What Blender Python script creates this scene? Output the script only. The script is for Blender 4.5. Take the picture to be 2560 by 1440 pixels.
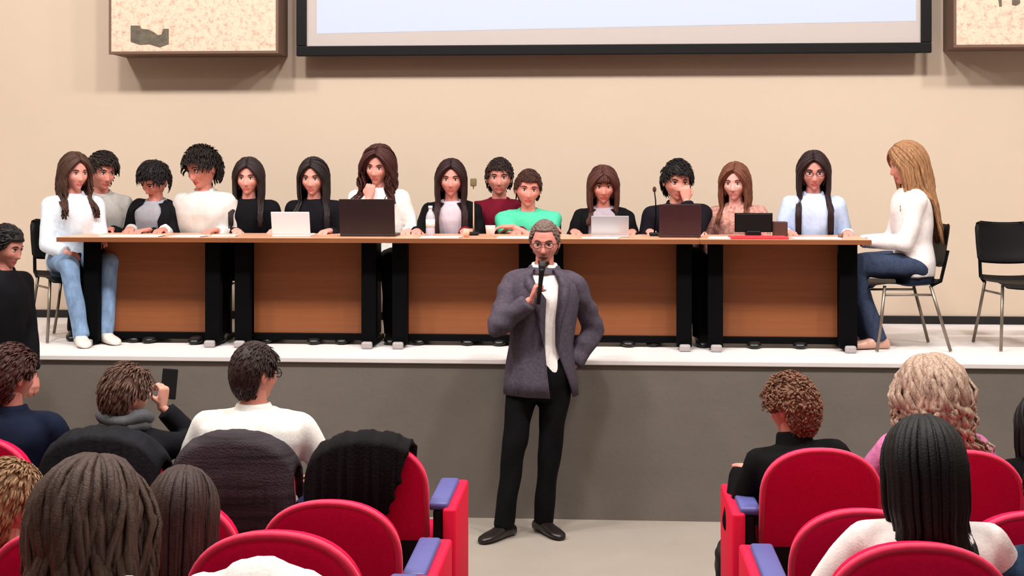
import bpy, bmesh, math, random
import numpy as np
from mathutils import Vector, Matrix, noise, Euler

for o in list(bpy.data.objects):
    bpy.data.objects.remove(o, do_unlink=True)
SC = bpy.context.scene
COL = SC.collection
R = math.radians
rng = random.Random(11)

# ---------------------------------------------------------------- camera
F_PX, CAM_Z, HORIZON = 3400.0, 2.2, 420.0
YAW = R(3.8)
cam_d = bpy.data.cameras.new('camera')
cam_d.sensor_width = 36.0
cam_d.lens = 36.0 * F_PX / 2560.0
cam_d.shift_y = -(720.0 - HORIZON) / 2560.0
cam_d.clip_start = 0.05
cam_d.clip_end = 100
cam = bpy.data.objects.new('camera', cam_d)
cam.location = (0, 0, CAM_Z)
cam.rotation_euler = (R(90), 0, YAW)
COL.objects.link(cam)
SC.camera = cam

# ---------------------------------------------------------------- world, lamps, exposure
w = bpy.data.worlds.new('world')
SC.world = w
w.use_nodes = True
w.node_tree.nodes['Background'].inputs[0].default_value = (1.0, 0.93, 0.85, 1)
w.node_tree.nodes['Background'].inputs[1].default_value = 0.3
SC.view_settings.view_transform = 'Standard'
SC.view_settings.look = 'None'
SC.view_settings.gamma = 1.0
SC.view_settings.use_curve_mapping = False
SC.view_settings.exposure = 0.0

def area(name, loc, target, size, power, color, size_y=None):
    d = bpy.data.lights.new(name, 'AREA')
    d.shape = 'RECTANGLE'
    d.size = size
    d.size_y = size_y or size
    d.energy = power
    d.color = color
    o = bpy.data.objects.new(name, d)
    o.location = loc
    o.rotation_euler = (Vector(target) - Vector(loc)).to_track_quat('-Z', 'Y').to_euler()
    COL.objects.link(o)
    return o

WARM = (1.0, 0.965, 0.93)
for x in (-5.2, -2.6, 0.0, 2.6, 5.2):        # ceiling spots in front of the stage
    area('stage_lamp', (x - 0.5, 5.3, 6.9), (x, 9.6, 0.5), 0.55, 218, WARM)
for y in (-2.5, 1.5, 5.6):                     # wide fill lights added under the ceiling, over the audience
    area('audience_fill', (0, y, 7.05), (0, y, 0), 12.0, 150, WARM, 1.2)

# ---------------------------------------------------------------- helpers
def at(px, Y):
    """world X of the photograph column px on the plane at depth Y"""
    return Y * math.tan(math.atan((px - 1280.0) / F_PX) - YAW)
def scale_at(px, Y):
    u = (px - 1280.0) / F_PX
    return F_PX * (math.cos(YAW) + u * math.sin(YAW)) / Y
def zat(px, py, Y):
    return CAM_Z - (py - HORIZON) / scale_at(px, Y)

def lin(c):
    return tuple(((v / 255.0) / 12.92 if v / 255.0 <= 0.04045 else ((v / 255.0 + 0.055) / 1.055) ** 2.4) for v in c)

MATS = {}
def mat(name, rgb, rough=0.6, var=0.0, scale=(8, 8, 8), bump=0.0, bscale=60.0, metal=0.0, spec=0.4, sheen=0.0, alpha=1.0, trans=0.0, sss=0.0, linear=False, detail=4.0):
    if name in MATS:
        return MATS[name]
    m = bpy.data.materials.new(name)
    m.use_nodes = True
    nt = m.node_tree
    b = nt.nodes['Principled BSDF']
    c = rgb if linear else lin(rgb)
    b.inputs['Base Color'].default_value = (*c, 1)
    b.inputs['Roughness'].default_value = rough
    b.inputs['Metallic'].default_value = metal
    b.inputs['Specular IOR Level'].default_value = spec
    b.inputs['Sheen Weight'].default_value = sheen
    b.inputs['Transmission Weight'].default_value = trans
    if sss:
        b.inputs['Subsurface Weight'].default_value = sss
        b.inputs['Subsurface Radius'].default_value = (0.012, 0.005, 0.003)
    tc = nt.nodes.new('ShaderNodeTexCoord')
    if var:
        mp = nt.nodes.new('ShaderNodeMapping')
        mp.inputs['Scale'].default_value = scale
        n = nt.nodes.new('ShaderNodeTexNoise')
        n.inputs['Scale'].default_value = 1.0
        n.inputs['Detail'].default_value = detail
        n.inputs['Roughness'].default_value = 0.65
        r = nt.nodes.new('ShaderNodeValToRGB')
        lo = tuple(max(0, v * (1 - var)) for v in c)
        hi = tuple(min(1, v * (1 + var)) for v in c)
        r.color_ramp.elements[0].position = 0.3
        r.color_ramp.elements[1].position = 0.7
        r.color_ramp.elements[0].color = (*lo, 1)
        r.color_ramp.elements[1].color = (*hi, 1)
        nt.links.new(tc.outputs['Object'], mp.inputs[0])
        nt.links.new(mp.outputs[0], n.inputs['Vector'])
        nt.links.new(n.outputs['Fac'], r.inputs[0])
        nt.links.new(r.outputs[0], b.inputs['Base Color'])
    if bump:
        n2 = nt.nodes.new('ShaderNodeTexNoise')
        n2.inputs['Scale'].default_value = bscale
        n2.inputs['Detail'].default_value = 3
        bp = nt.nodes.new('ShaderNodeBump')
        bp.inputs['Strength'].default_value = bump
        bp.inputs['Distance'].default_value = 0.01
        nt.links.new(tc.outputs['Object'], n2.inputs['Vector'])
        nt.links.new(n2.outputs['Fac'], bp.inputs['Height'])
        nt.links.new(bp.outputs[0], b.inputs['Normal'])
    MATS[name] = m
    return m

def link(name, verts, faces, mats, parent=None, smooth=True, fmat=None, origin=None):
    me = bpy.data.meshes.new(name)
    v = np.asarray(verts, dtype=float)
    if origin is not None:
        v = v - np.asarray(origin)
    me.from_pydata(v.tolist(), [], [tuple(int(i) for i in f) for f in faces])
    if not isinstance(mats, (list, tuple)):
        mats = [mats]
    for m in mats:
        me.materials.append(m)
    if fmat is not None:
        me.polygons.foreach_set('material_index', np.asarray(fmat, dtype=np.int32))
    if smooth:
        me.polygons.foreach_set('use_smooth', [True] * len(me.polygons))
    me.update()
    o = bpy.data.objects.new(name, me)
    if origin is not None:
        o.location = origin
    COL.objects.link(o)
    if parent is not None:
        o.parent = parent
    return o

def tag(o, label=None, cat=None, group=None, kind=None):
    if label: o['label'] = label
    if cat: o['category'] = cat
    if group: o['group'] = group
    if kind: o['kind'] = kind
    return o
def empty(name, loc, rz=0.0):
    o = bpy.data.objects.new(name, None)
    o.location = loc
    o.rotation_euler = (0, 0, rz)
    COL.objects.link(o)
    return o
def copy_tree(o, parent=None):
    c = o.copy()
    COL.objects.link(c)
    c.parent = parent
    for ch in [x for x in bpy.data.objects if x.parent == o]:
        copy_tree(ch, c)
    return c

# ---- primitive geometry as (verts, faces)
def join(parts):
    V, Fc, n = [], [], 0
    for v, f in parts:
        V.append(np.asarray(v, dtype=float))
        Fc.extend([[i + n for i in q] for q in f])
        n += len(v)
    return np.concatenate(V), Fc
def bevel_box(x0, x1, y0, y1, z0, z1, b=0.004, seg=2):
    bm = bmesh.new()
    bmesh.ops.create_cube(bm, size=1)
    for v in bm.verts:
        v.co = Vector(((x0 + x1) / 2 + v.co.x * (x1 - x0), (y0 + y1) / 2 + v.co.y * (y1 - y0), (z0 + z1) / 2 + v.co.z * (z1 - z0)))
    if b:
        bmesh.ops.bevel(bm, geom=list(bm.edges), offset=b, segments=seg, affect='EDGES', profile=0.5)
    bm.verts.index_update()
    r = ([tuple(v.co) for v in bm.verts], [[v.index for v in f.verts] for f in bm.faces])
    bm.free()
    return r
def frame(d):
    d = np.asarray(d, float); d = d / (np.linalg.norm(d) + 1e-9)
    a = np.array([0, 0, 1.0]) if abs(d[2]) < 0.9 else np.array([1.0, 0, 0])
    x = np.cross(a, d); x /= np.linalg.norm(x)
    return x, np.cross(d, x), d
def tube(pts, radii, n=8, caps=True):
    pts = [np.asarray(p, float) for p in pts]
    if not hasattr(radii, '__len__'): radii = [radii] * len(pts)
    V, Fc = [], []
    px = None
    for i, p in enumerate(pts):
        d = pts[min(i + 1, len(pts) - 1)] - pts[max(i - 1, 0)]
        x, y, d = frame(d)
        if px is not None:
            x = px - d * np.dot(px, d); x /= np.linalg.norm(x) + 1e-9
            y = np.cross(d, x)
        px = x
        for k in range(n):
            a = 2 * math.pi * k / n
            V.append(p + radii[i] * (math.cos(a) * x + math.sin(a) * y))
    for i in range(len(pts) - 1):
        for k in range(n):
            k2 = (k + 1) % n
            Fc.append([i * n + k, i * n + k2, (i + 1) * n + k2, (i + 1) * n + k])
    if caps:
        Fc.append(list(range(n))[::-1])
        Fc.append([(len(pts) - 1) * n + k for k in range(n)])
    return V, Fc
def capsule(a, b, ra, rb, n=14):
    """tapered capsule with rounded ends"""
    a = np.asarray(a, float); b = np.asarray(b, float)
    x, y, d = frame(b - a)
    P, Rr = [], []
    for t in (80, 55, 30, 0):
        P.append(a - d * ra * math.sin(R(t))); Rr.append(ra * math.cos(R(t)))
    for t in (0, 30, 55, 80):
        P.append(b + d * rb * math.sin(R(t))); Rr.append(rb * math.cos(R(t)))
    return tube(P, Rr, n)
def ellipsoid(c, r, nu=16, nv=10, rot=None):
    V = [(0, 0, 1.0)]
    for j in range(1, nv):
        t = math.pi * j / nv
        for i in range(nu):
            p = 2 * math.pi * i / nu
            V.append((math.sin(t) * math.cos(p), math.sin(t) * math.sin(p), math.cos(t)))
    V.append((0, 0, -1.0))
    Fc = []
    for i in range(nu):
        Fc.append([0, 1 + i, 1 + (i + 1) % nu])
    for j in range(nv - 2):
        for i in range(nu):
            a = 1 + j * nu + i; b2 = 1 + j * nu + (i + 1) % nu
            Fc.append([a, a + nu, b2 + nu, b2])
    last = len(V) - 1
    for i in range(nu):
        a = 1 + (nv - 2) * nu + i; b2 = 1 + (nv - 2) * nu + (i + 1) % nu
        Fc.append([a, last, b2])
    V = np.array(V) * np.asarray(r)
    if rot is not None:
        V = V @ np.array(rot).T
    return V + np.asarray(c), Fc
def loft(rings, ax, ay, n=28, pw=2.0):
    """rings: (centre, rx, ry); closed solid of (super)elliptic sections"""
    ax = np.asarray(ax, float); ay = np.asarray(ay, float)
    V, Fc = [], []
    for c, rx, ry in rings:
        for k in range(n):
            a = 2 * math.pi * k / n
            ca, sa = math.cos(a), math.sin(a)
            e = 2.0 / pw
            V.append(np.asarray(c) + ax * rx * math.copysign(abs(ca) ** e, ca) + ay * ry * math.copysign(abs(sa) ** e, sa))
    for i in range(len(rings) - 1):
        for k in range(n):
            k2 = (k + 1) % n
            Fc.append([i * n + k, i * n + k2, (i + 1) * n + k2, (i + 1) * n + k])
    Fc.append(list(range(n))[::-1])
    Fc.append([(len(rings) - 1) * n + k for k in range(n)])
    return V, Fc
def remesh(parts, voxel=0.012, smooth=4, dec=None):
    v, f = join(parts)
    me = bpy.data.meshes.new('tmp')
    me.from_pydata(v.tolist(), [], f)
    bm = bmesh.new(); bm.from_mesh(me)
    bmesh.ops.recalc_face_normals(bm, faces=bm.faces)
    bm.to_mesh(me); bm.free()
    o = bpy.data.objects.new('tmp', me)
    COL.objects.link(o)
    m = o.modifiers.new('r', 'REMESH'); m.mode = 'VOXEL'; m.voxel_size = voxel
    if smooth:
        s = o.modifiers.new('s', 'SMOOTH'); s.factor = 0.5; s.iterations = smooth
    dg = bpy.context.evaluated_depsgraph_get()
    e = o.evaluated_get(dg).to_mesh()
    nv = len(e.vertices)
    V = np.empty(nv * 3); e.vertices.foreach_get('co', V); V = V.reshape(-1, 3).copy()
    Fc = [list(p.vertices) for p in e.polygons]
    o.evaluated_get(dg).to_mesh_clear()
    bpy.data.objects.remove(o, do_unlink=True)
    bpy.data.meshes.remove(me)
    return V, Fc
def vnormals(V, Fc):
    N = np.zeros_like(V)
    q = np.array([f[:3] for f in Fc])
    n = np.cross(V[q[:, 1]] - V[q[:, 0]], V[q[:, 2]] - V[q[:, 0]])
    for k in range(3):
        np.add.at(N, q[:, k], n)
    return N / (np.linalg.norm(N, axis=1, keepdims=True) + 1e-12)
def wrinkle(V, Fc, amp=0.004, sc=(14, 14, 9), seed=0.0):
    """cloth folds: cheap sum of warped sines instead of per-vertex noise calls"""
    N = vnormals(V, Fc)
    p = V * np.asarray(sc) + seed
    h = np.sin(p[:, 0] * 2.1 + 1.7 * np.sin(p[:, 2] * 1.3) + p[:, 1]) * 0.5
    h += np.sin(p[:, 2] * 2.7 + 1.9 * np.sin(p[:, 0] * 1.1 + p[:, 1] * .7)) * 0.5
    h += np.sin(p[:, 1] * 3.1 + p[:, 2] * 1.9 + 1.3 * np.sin(p[:, 0] * 2.3)) * 0.3
    return V + N * (h * amp)[:, None]

# ---------------------------------------------------------------- materials
M_WALL = mat('wall_paint', (196, 177, 158), 0.85, 0.03, (0.5, 0.5, 0.5), 0.04, 90)
M_CEIL = mat('ceiling_paint', (225, 220, 210), 0.9)
M_BASE = mat('black_skirting', (14, 12, 12), 0.5)
M_STAGE = mat('stage_floor', (222, 215, 214), 0.55, 0.05, (1.2, 1.2, 1.2), 0.03, 40)
M_NOSE = mat('stage_nosing', (206, 198, 196), 0.5, 0.04, (2, 2, 2))
M_CONC = mat('stage_concrete', (102, 94, 87), 0.85, 0.09, (1.6, 1.6, 2.6), 0.12, 35, detail=8)
M_FLOOR = mat('hall_floor', (154, 144, 134), 0.45, 0.06, (1.4, 1.4, 1.4), 0.02, 30)
M_TIER = mat('tier_carpet', (70, 62, 60), 0.95, 0.15, (60, 60, 60), 0.2, 200)
M_BLACK = mat('black_plastic', (9, 8, 9), 0.5, spec=0.2)
M_BLACKM = mat('black_metal', (6, 6, 7), 0.6, spec=0.05)
M_CAP = mat('grey_foot_cap', (158, 150, 150), 0.5)
M_STEEL = mat('grey_steel', (128, 118, 106), 0.35, metal=0.7)
M_REDF = mat('red_fabric', (214, 10, 66), 0.85, 0.09, (90, 90, 90), 0.12, 250, spec=0.12)
M_RIMLIT = mat('red_rim_highlight', (238, 44, 88), 0.6, 0.05, (60, 60, 60), sheen=0.2, spec=0.3)  # brighter red, the overhead light on the backrest edge put into colour
M_REDP = mat('red_side_panel', (232, 22, 62), 0.65, 0.05, (60, 60, 60), spec=.2)
M_ARM = mat('lilac_armrest', (88, 90, 150), 0.4, 0.05, (30, 30, 30))
M_SCREEN = mat('screen_fabric', (178, 168, 164), 0.9)
M_WHITE = mat('white_plastic', (225, 225, 228), 0.4)
M_SILVER = mat('silver_shell', (190, 190, 196), 0.35, metal=0.4)
M_PAPER = mat('paper', (240, 232, 226), 0.8)

def wood(name, rgb, rough, var, sc):
    m = mat(name, rgb, rough, var, sc, detail=6)
    return m
M_TOP = wood('table_top_wood', (214, 160, 130), 0.35, 0.14, (2.0, 40, 40))
M_EDGE = wood('table_edge_wood', (130, 76, 44), 0.45, 0.12, (2.0, 40, 40))
M_PANEL = wood('modesty_panel_wood', (126, 72, 40), 0.4, 0.13, (1.6, 30, 34))

def speckle():
    m = mat('pale_stone_panel', (222, 190, 170), 0.85)
    nt = m.node_tree
    b = nt.nodes['Principled BSDF']
    tc = nt.nodes.new('ShaderNodeTexCoord')
    n = nt.nodes.new('ShaderNodeTexNoise')
    n.inputs['Scale'].default_value = 22
    n.inputs['Detail'].default_value = 6
    n.inputs['Roughness'].default_value = 0.8
    r = nt.nodes.new('ShaderNodeValToRGB')
    r.color_ramp.elements[0].position = 0.36
    r.color_ramp.elements[0].color = (*lin((178, 142, 124)), 1)
    r.color_ramp.elements[1].position = 0.52
    r.color_ramp.elements[1].color = (*lin((222, 192, 170)), 1)
    nt.links.new(tc.outputs['Object'], n.inputs['Vector'])
    nt.links.new(n.outputs['Fac'], r.inputs[0])
    nt.links.new(r.outputs[0], b.inputs['Base Color'])
    bp = nt.nodes.new('ShaderNodeBump')
    bp.inputs['Strength'].default_value = 0.3
    bp.inputs['Distance'].default_value = 0.01
    nt.links.new(n.outputs['Fac'], bp.inputs['Height'])
    nt.links.new(bp.outputs[0], b.inputs['Normal'])
    return m
M_SPECK = speckle()
M_FRAMEB = mat('brown_panel_frame', (104, 78, 64), 0.6)

# ---------------------------------------------------------------- room
STZ, SY, WY = 1.0, 8.5, 10.66
XL, XR, YB, CZ = -9.0, 9.0, -5.0, 7.2
def struct(name, geo, m, parent=None, smooth=False):
    o = link(name, geo[0], geo[1], m, parent, smooth)
    if parent is None: o['kind'] = 'structure'
    return o
struct('floor', bevel_box(XL, XR, YB, WY + .2, -0.2, 0, 0), M_FLOOR)
struct('wall_back', bevel_box(XL, XR, WY, WY + .2, -0.2, CZ, 0), M_WALL)
struct('wall_left', bevel_box(XL - .2, XL, YB, WY + .2, -0.2, CZ, 0), M_WALL)
struct('wall_right', bevel_box(XR, XR + .2, YB, WY + .2, -0.2, CZ, 0), M_WALL)
struct('wall_front', bevel_box(XL, XR, YB - .2, YB, -0.2, CZ, 0), M_WALL)
struct('ceiling', bevel_box(XL - .2, XR + .2, YB - .2, WY + .2, CZ, CZ + .2, 0), M_CEIL)
stage = struct('stage', bevel_box(XL, XR, SY + .02, WY, 0, STZ - .028, 0), M_CONC)
o = link('stage_floor', *bevel_box(XL, XR, SY + .03, WY, STZ - .028, STZ, 0), M_STAGE, stage, False)
o = link('stage_nosing', *bevel_box(XL, XR, SY, SY + .03, STZ - .03, STZ, .004), M_NOSE, stage, False)
struct('baseboard_back', bevel_box(XL, XR, WY - .018, WY, STZ, STZ + .062, .003), M_BASE)
# seating tiers
struct('seating_tier', bevel_box(XL, XR, YB, 6.95, 0, .10, .004), M_TIER)
struct('seating_tier', bevel_box(XL, XR, YB, 4.35, .10, .26, .004), M_TIER)
struct('seating_tier', bevel_box(XL, XR, YB, 3.35, .26, .39, .004), M_TIER)

# ---------------------------------------------------------------- projection screen and wall boxes
def build_screen():
    Yf = WY - .20
    x0, x1 = at(742, Yf), at(2328, Yf)
    z0 = zat(1600, 136, Yf); z1 = z0 + 2.75
    fw = .078
    r = empty('projection_screen', ((x0 + x1) / 2, WY - .1, z0))
    tag(r, 'large projection screen in a black frame high on the back wall', 'screen')
    cx = (x0 + x1) / 2; cy = WY - .1
    def P(name, g, m):
        v, f = g
        return link(name, np.asarray(v) - np.array([cx, cy, z0]), f, m, r, False)
    P('housing', bevel_box(x0 + .05, x1 - .05, Yf + .03, WY - .001, z0 + .04, z1 - .04, .0), M_BLACK)
    P('frame_bar', bevel_box(x0, x1, Yf - .02, Yf + .03, z0, z0 + fw, .006), M_BLACK)
    P('frame_bar', bevel_box(x0, x1, Yf - .02, Yf + .03, z1 - fw, z1, .006), M_BLACK)
    P('frame_bar', bevel_box(x0, x0 + fw, Yf - .02, Yf + .03, z0 + fw, z1 - fw, .006), M_BLACK)
    P('frame_bar', bevel_box(x1 - fw, x1, Yf - .02, Yf + .03, z0 + fw, z1 - fw, .006), M_BLACK)
    P('screen_fabric', bevel_box(x0 + fw - .01, x1 - fw + .01, Yf + .005, Yf + .03, z0 + fw - .01, z1 - fw + .01, 0), M_SCREEN)
    m = bpy.data.materials.new('projected_light'); m.use_nodes = True
    b = m.node_tree.nodes['Principled BSDF']
    b.inputs['Base Color'].default_value = (.1, .1, .1, 1)
    b.inputs['Emission Color'].default_value = (*lin((226, 234, 255)), 1)
    b.inputs['Emission Strength'].default_value = 0.80
    Yi = Yf + .0035
    pts = [(at(792, Yi), zat(792, 84, Yi)), (at(2290, Yi), zat(2290, 52, Yi)), (at(2290, Yi), z1 - fw - .02), (at(792, Yi), z1 - fw - .02)]
    v = [(x - cx, Yi - cy, z - z0) for x, z in pts] + [(x - cx, Yi - cy + .0012, z - z0) for x, z in pts]
    link('projected_image', v, [[0, 1, 2, 3], [7, 6, 5, 4], [0, 4, 5, 1], [1, 5, 6, 2], [2, 6, 7, 3], [3, 7, 4, 0]], m, r, False)
build_screen()

def wall_box(px0, px1, py, label, mark=None):
    D = .36
    Yf = WY - D
    x0, x1 = at(px0, Yf), (at(px1, Yf) if px1 else at(px0, Yf) + 1.32)
    z0 = zat((px0 + (px1 or 2560)) / 2, py, Yf); z1 = z0 + 2.1
    c = np.array([(x0 + x1) / 2, Yf + D / 2, z0])
    r = empty('wall_box', tuple(c))
    tag(r, label, 'wall panel', 'boxes hung on the back wall')
    g = bevel_box(x0 + .01, x1 - .01, Yf + .02, WY - .001, z0, z1, .004)
    link('casing', np.asarray(g[0]) - c, g[1], M_FRAMEB, r, False)
    for a, b2, zz0, zz1 in ((x0, x1, z0 - .002, z0 + .02), (x0, x1, z1 - .02, z1), (x0, x0 + .02, z0 + .02, z1 - .02), (x1 - .02, x1, z0 + .02, z1 - .02)):
        g = bevel_box(a, b2, Yf - .004, Yf + .025, zz0, zz1, .003)
        link('edge_strip', np.asarray(g[0]) - c, g[1], M_FRAMEB, r, False)
    g = bevel_box(x0 + .018, x1 - .018, Yf, Yf + .022, z0 + .018, z1 - .018, .0)
    link('stone_face', np.asarray(g[0]) - c, g[1], M_SPECK, r, False)
    if mark:
        mm = mat('mark_print', (92, 84, 70), 0.7, 0.35, (30, 30, 30))
        for poly in mark:
            pts = [(at(a, Yf), zat(a, b2, Yf)) for a, b2 in poly]
            n = len(pts)
            v = [(x - c[0], Yf - .004 - c[1], z - c[2]) for x, z in pts] + [(x - c[0], Yf - c[1], z - c[2]) for x, z in pts]
            f = [list(range(n))] + [[i, i + n, (i + 1) % n + n, (i + 1) % n] for i in range(n)]
            link('printed_mark', v, f, mm, r, False)
wall_box(272, 696, 134, 'pale speckled wall box left of the projection screen, with a dark mark',
         [[(327, 64), (350, 64), (354, 72), (372, 74), (384, 80), (396, 88), (404, 86), (408, 72), (422, 72), (422, 110), (400, 118), (372, 110), (350, 112), (327, 104)]])
wall_box(2384, None, 118, 'pale speckled wall box right of the projection screen, cut by the picture edge',
         [[(2496, 0), (2504, 0), (2504, 16), (2498, 16)], [(2530, 0), (2550, 0), (2550, 8), (2540, 14), (2530, 12)]])

# ---------------------------------------------------------------- tables on stage
TZ = 1.739          # table top height
TY0, TY1 = 8.85, 9.50
tops = [140, 572, 960, 1352, 1750, 2180]
posts = [(208, 245, 512, 550), (586, 624, 903, 940), (980, 1017, 1297, 1335), (1372, 1408, 1692, 1730), (1770, 1808, 2100, 2144)]
tnames = ['leftmost of the wooden conference tables on the stage', 'second conference table from the left, under the white laptop',
          'wooden conference table whose right end is behind the standing man', 'wooden conference table right of the standing man',
          'rightmost wooden conference table, beside the woman in profile']
for i in range(5):
    x0, x1 = at(tops[i], TY0) + .002, at(tops[i + 1], TY0) - .002
    c = np.array([(x0 + x1) / 2, (TY0 + TY1) / 2, STZ])
    r = empty('conference_table', tuple(c))
    tag(r, tnames[i], 'table', 'conference tables in a row on the stage')
    def P(name, g, m, par=r):
        return link(name, np.asarray(g[0]) - c, g[1], m, par, False)
    g = bevel_box(x0, x1, TY0 + .003, TY1, TZ - .030, TZ, .003)
    P('tabletop', g, M_TOP)
    P('front_edging', bevel_box(x0, x1, TY0, TY0 + .004, TZ - .032, TZ - .0015, .001), M_EDGE)
    a0, a1, b0, b1 = posts[i]
    YP = 9.0
    X = [at(a0, YP), at(a1, YP), at(b0, YP), at(b1, YP)]
    for k, (q0, q1) in enumerate(((X[0], X[1]), (X[2], X[3]))):
        P('leg', join([bevel_box(q0, q1, YP, YP + .07, STZ + .02, TZ - .031, .006), bevel_box((q0 + q1) / 2 - .014, (q0 + q1) / 2 + .014, YP + .06, TY1 - .06, STZ + .05, TZ - .031, .003)]), M_BLACKM)
        P('foot', bevel_box((q0 + q1) / 2 - .032, (q0 + q1) / 2 + .032, YP - .05, TY1 - .03, STZ + .004, STZ + .04, .01), M_BLACKM)
        P('foot_cap', bevel_box((q0 + q1) / 2 - .036, (q0 + q1) / 2 + .036, YP - .085, YP - .045, STZ, STZ + .048, .012), M_CAP)
    P('modesty_panel', bevel_box(X[1] - .01, X[2] + .01, 9.15, 9.17, STZ + .075, TZ - .035, .003), M_PANEL)
    P('lower_rail', bevel_box(X[1] - .01, X[2] + .01, 9.135, 9.18, STZ + .03, STZ + .075, .004), M_BLACKM)

# ---------------------------------------------------------------- stacking chairs
def make_chair():
    r = empty('stacking_chair', (0, 0, 0))
    W = .225
    # seat shell: curved sheet
    def sheet(rows, th, nx=12):
        V, Fc = [], []
        for (y, z, hw, cx) in rows:
            for k in range(nx + 1):
                t = -1 + 2 * k / nx
                V.append((hw * t, y + cx * (1 - t * t), z - .012 * (1 - t * t)))
        n = nx + 1; m0 = len(V)
        V += [(x, y, z - th) if abs(rows[0][1] - rows[-1][1]) > .2 else (x, y + th, z) for x, y, z in V]
        m = len(rows)
        for i in range(m - 1):
            for k in range(nx):
                a = i * n + k
                Fc.append([a, a + 1, a + n + 1, a + n]); Fc.append([m0 + a, m0 + a + n, m0 + a + n + 1, m0 + a + 1])
        for k in range(nx):
            Fc.append([k, m0 + k, m0 + k + 1, k + 1]); q = (m - 1) * n
            Fc.append([q + k, q + k + 1, m0 + q + k + 1, m0 + q + k])
        for i in range(m - 1):
            a = i * n; Fc.append([a, a + n, m0 + a + n, m0 + a]); a = i * n + nx; Fc.append([a, m0 + a, m0 + a + n, a + n])
        return V, Fc
    link('seat', *sheet([(-.30, .415, W * .9, 0), (-.285, .435, W, 0), (-.20, .445, W, 0), (-.02, .44, W, 0), (.12, .45, W * .97, 0), (.155, .475, W * .92, 0)], .022), M_BLACK, r)
    link('backrest', *sheet([(.178, .57, W * .86, .02), (.184, .60, W * .98, .025), (.20, .70, W, .03), (.215, .79, W, .03), (.222, .825, W * .95, .03), (.225, .838, W * .8, .03)], .016), M_BLACK, r)
    for s in (-1, 1):
        link('leg', *tube([(s * .20, -.20, .43), (s * .215, -.225, .22), (s * .235, -.26, .006)], .011, 8), M_STEEL, r)
        link('leg', *tube([(s * .20, .10, .43), (s * .215, .16, .22), (s * .235, .22, .006)], .011, 8), M_STEEL, r)
        link('back_upright', *tube([(s * .205, .10, .43), (s * .205, .165, .46), (s * .20, .19, .56), (s * .195, .215, .66)], .012, 8), M_BLACKM, r)
        link('side_bar', *tube([(s * .203, -.21, .37), (s * .203, .115, .37)], .008, 8), M_STEEL, r)
    return r
CHAIR = make_chair()
chair_used = [False]
def put_chair(x, y, z, yaw, label):
    o = CHAIR if not chair_used[0] else copy_tree(CHAIR)
    chair_used[0] = True
    o.location = (x, y, z)
    o.rotation_euler = (0, 0, yaw)
    tag(o, label, 'chair', 'black stacking chairs on the stage')
    return o

# ---------------------------------------------------------------- theatre seats
def back_outline(hw, zt, zb, n=24, e=2.25):
    """half-elliptic top outline of the backrest, from bottom left over the top to bottom right"""
    pts = [(-hw * .96, zb), (-hw, zb + .05)]
    ze = zt - .20
    for k in range(n + 1):
        a = math.pi - math.pi * k / n
        ca, sa = math.cos(a), math.sin(a)
        pts.append((hw * math.copysign(abs(ca) ** (2 / e), ca), ze + (zt - ze) * abs(sa) ** (2 / e)))
    pts += [(hw, zb + .05), (hw * .96, zb)]
    return pts
TILT = R(9)
def tilt(y, z, z0=.60):
    return y - (z - z0) * math.sin(TILT), z0 + (z - z0) * math.cos(TILT)
BK_T = .95
def slab_outline(pts, y0, y1, inset=.0, rnd=.02):
    """pillow slab from an outline in x,z between y0 and y1 with rounded rims"""
    cx = 0; cz = sum(p[1] for p in pts) / len(pts)
    prof = []
    for k in range(7):
        a = math.pi * k / 6
        prof.append((math.sin(a), -math.cos(a)))
    V, Fc = [], []
    n = len(pts)
    ym, yh = (y0 + y1) / 2, (y1 - y0) / 2
    for s, c in prof:
        for x, z in pts:
            d = rnd * (1 - s)
            L = math.hypot(x - cx, z - cz)
            f = (L - d) / L
            yy, zz = tilt(ym + yh * c, cz + (z - cz) * f)
            V.append((cx + (x - cx) * f, yy, zz))
    m = len(prof)
    for i in range(m - 1):
        for k in range(n):
            k2 = (k + 1) % n
            Fc.append([i * n + k, (i + 1) * n + k, (i + 1) * n + k2, i * n + k2])
    for base, yv, rev, bul in ((0, y0, False, -.012), ((m - 1) * n, y1, True, .016)):
        # inner rings bulge slightly, like stuffed upholstery
        prev = [base + k for k in range(n)]
        for q, f in enumerate((.8, .5, .2)):
            cur = []
            for x, z in pts:
                d = rnd; L = math.hypot(x - cx, z - cz); g = (L - d) / L * f
                yy, zz = tilt(yv + bul * (1 - f * f), cz + (z - cz) * g)
                cur.append(len(V)); V.append(((x - cx) * g, yy, zz))
            for k in range(n):
                k2 = (k + 1) % n
                q4 = [prev[k], prev[k2], cur[k2], cur[k]]
                Fc.append(q4 if not rev else q4[::-1])
            prev = cur
        Fc.append(prev if not rev else prev[::-1])
    return V, Fc
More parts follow.
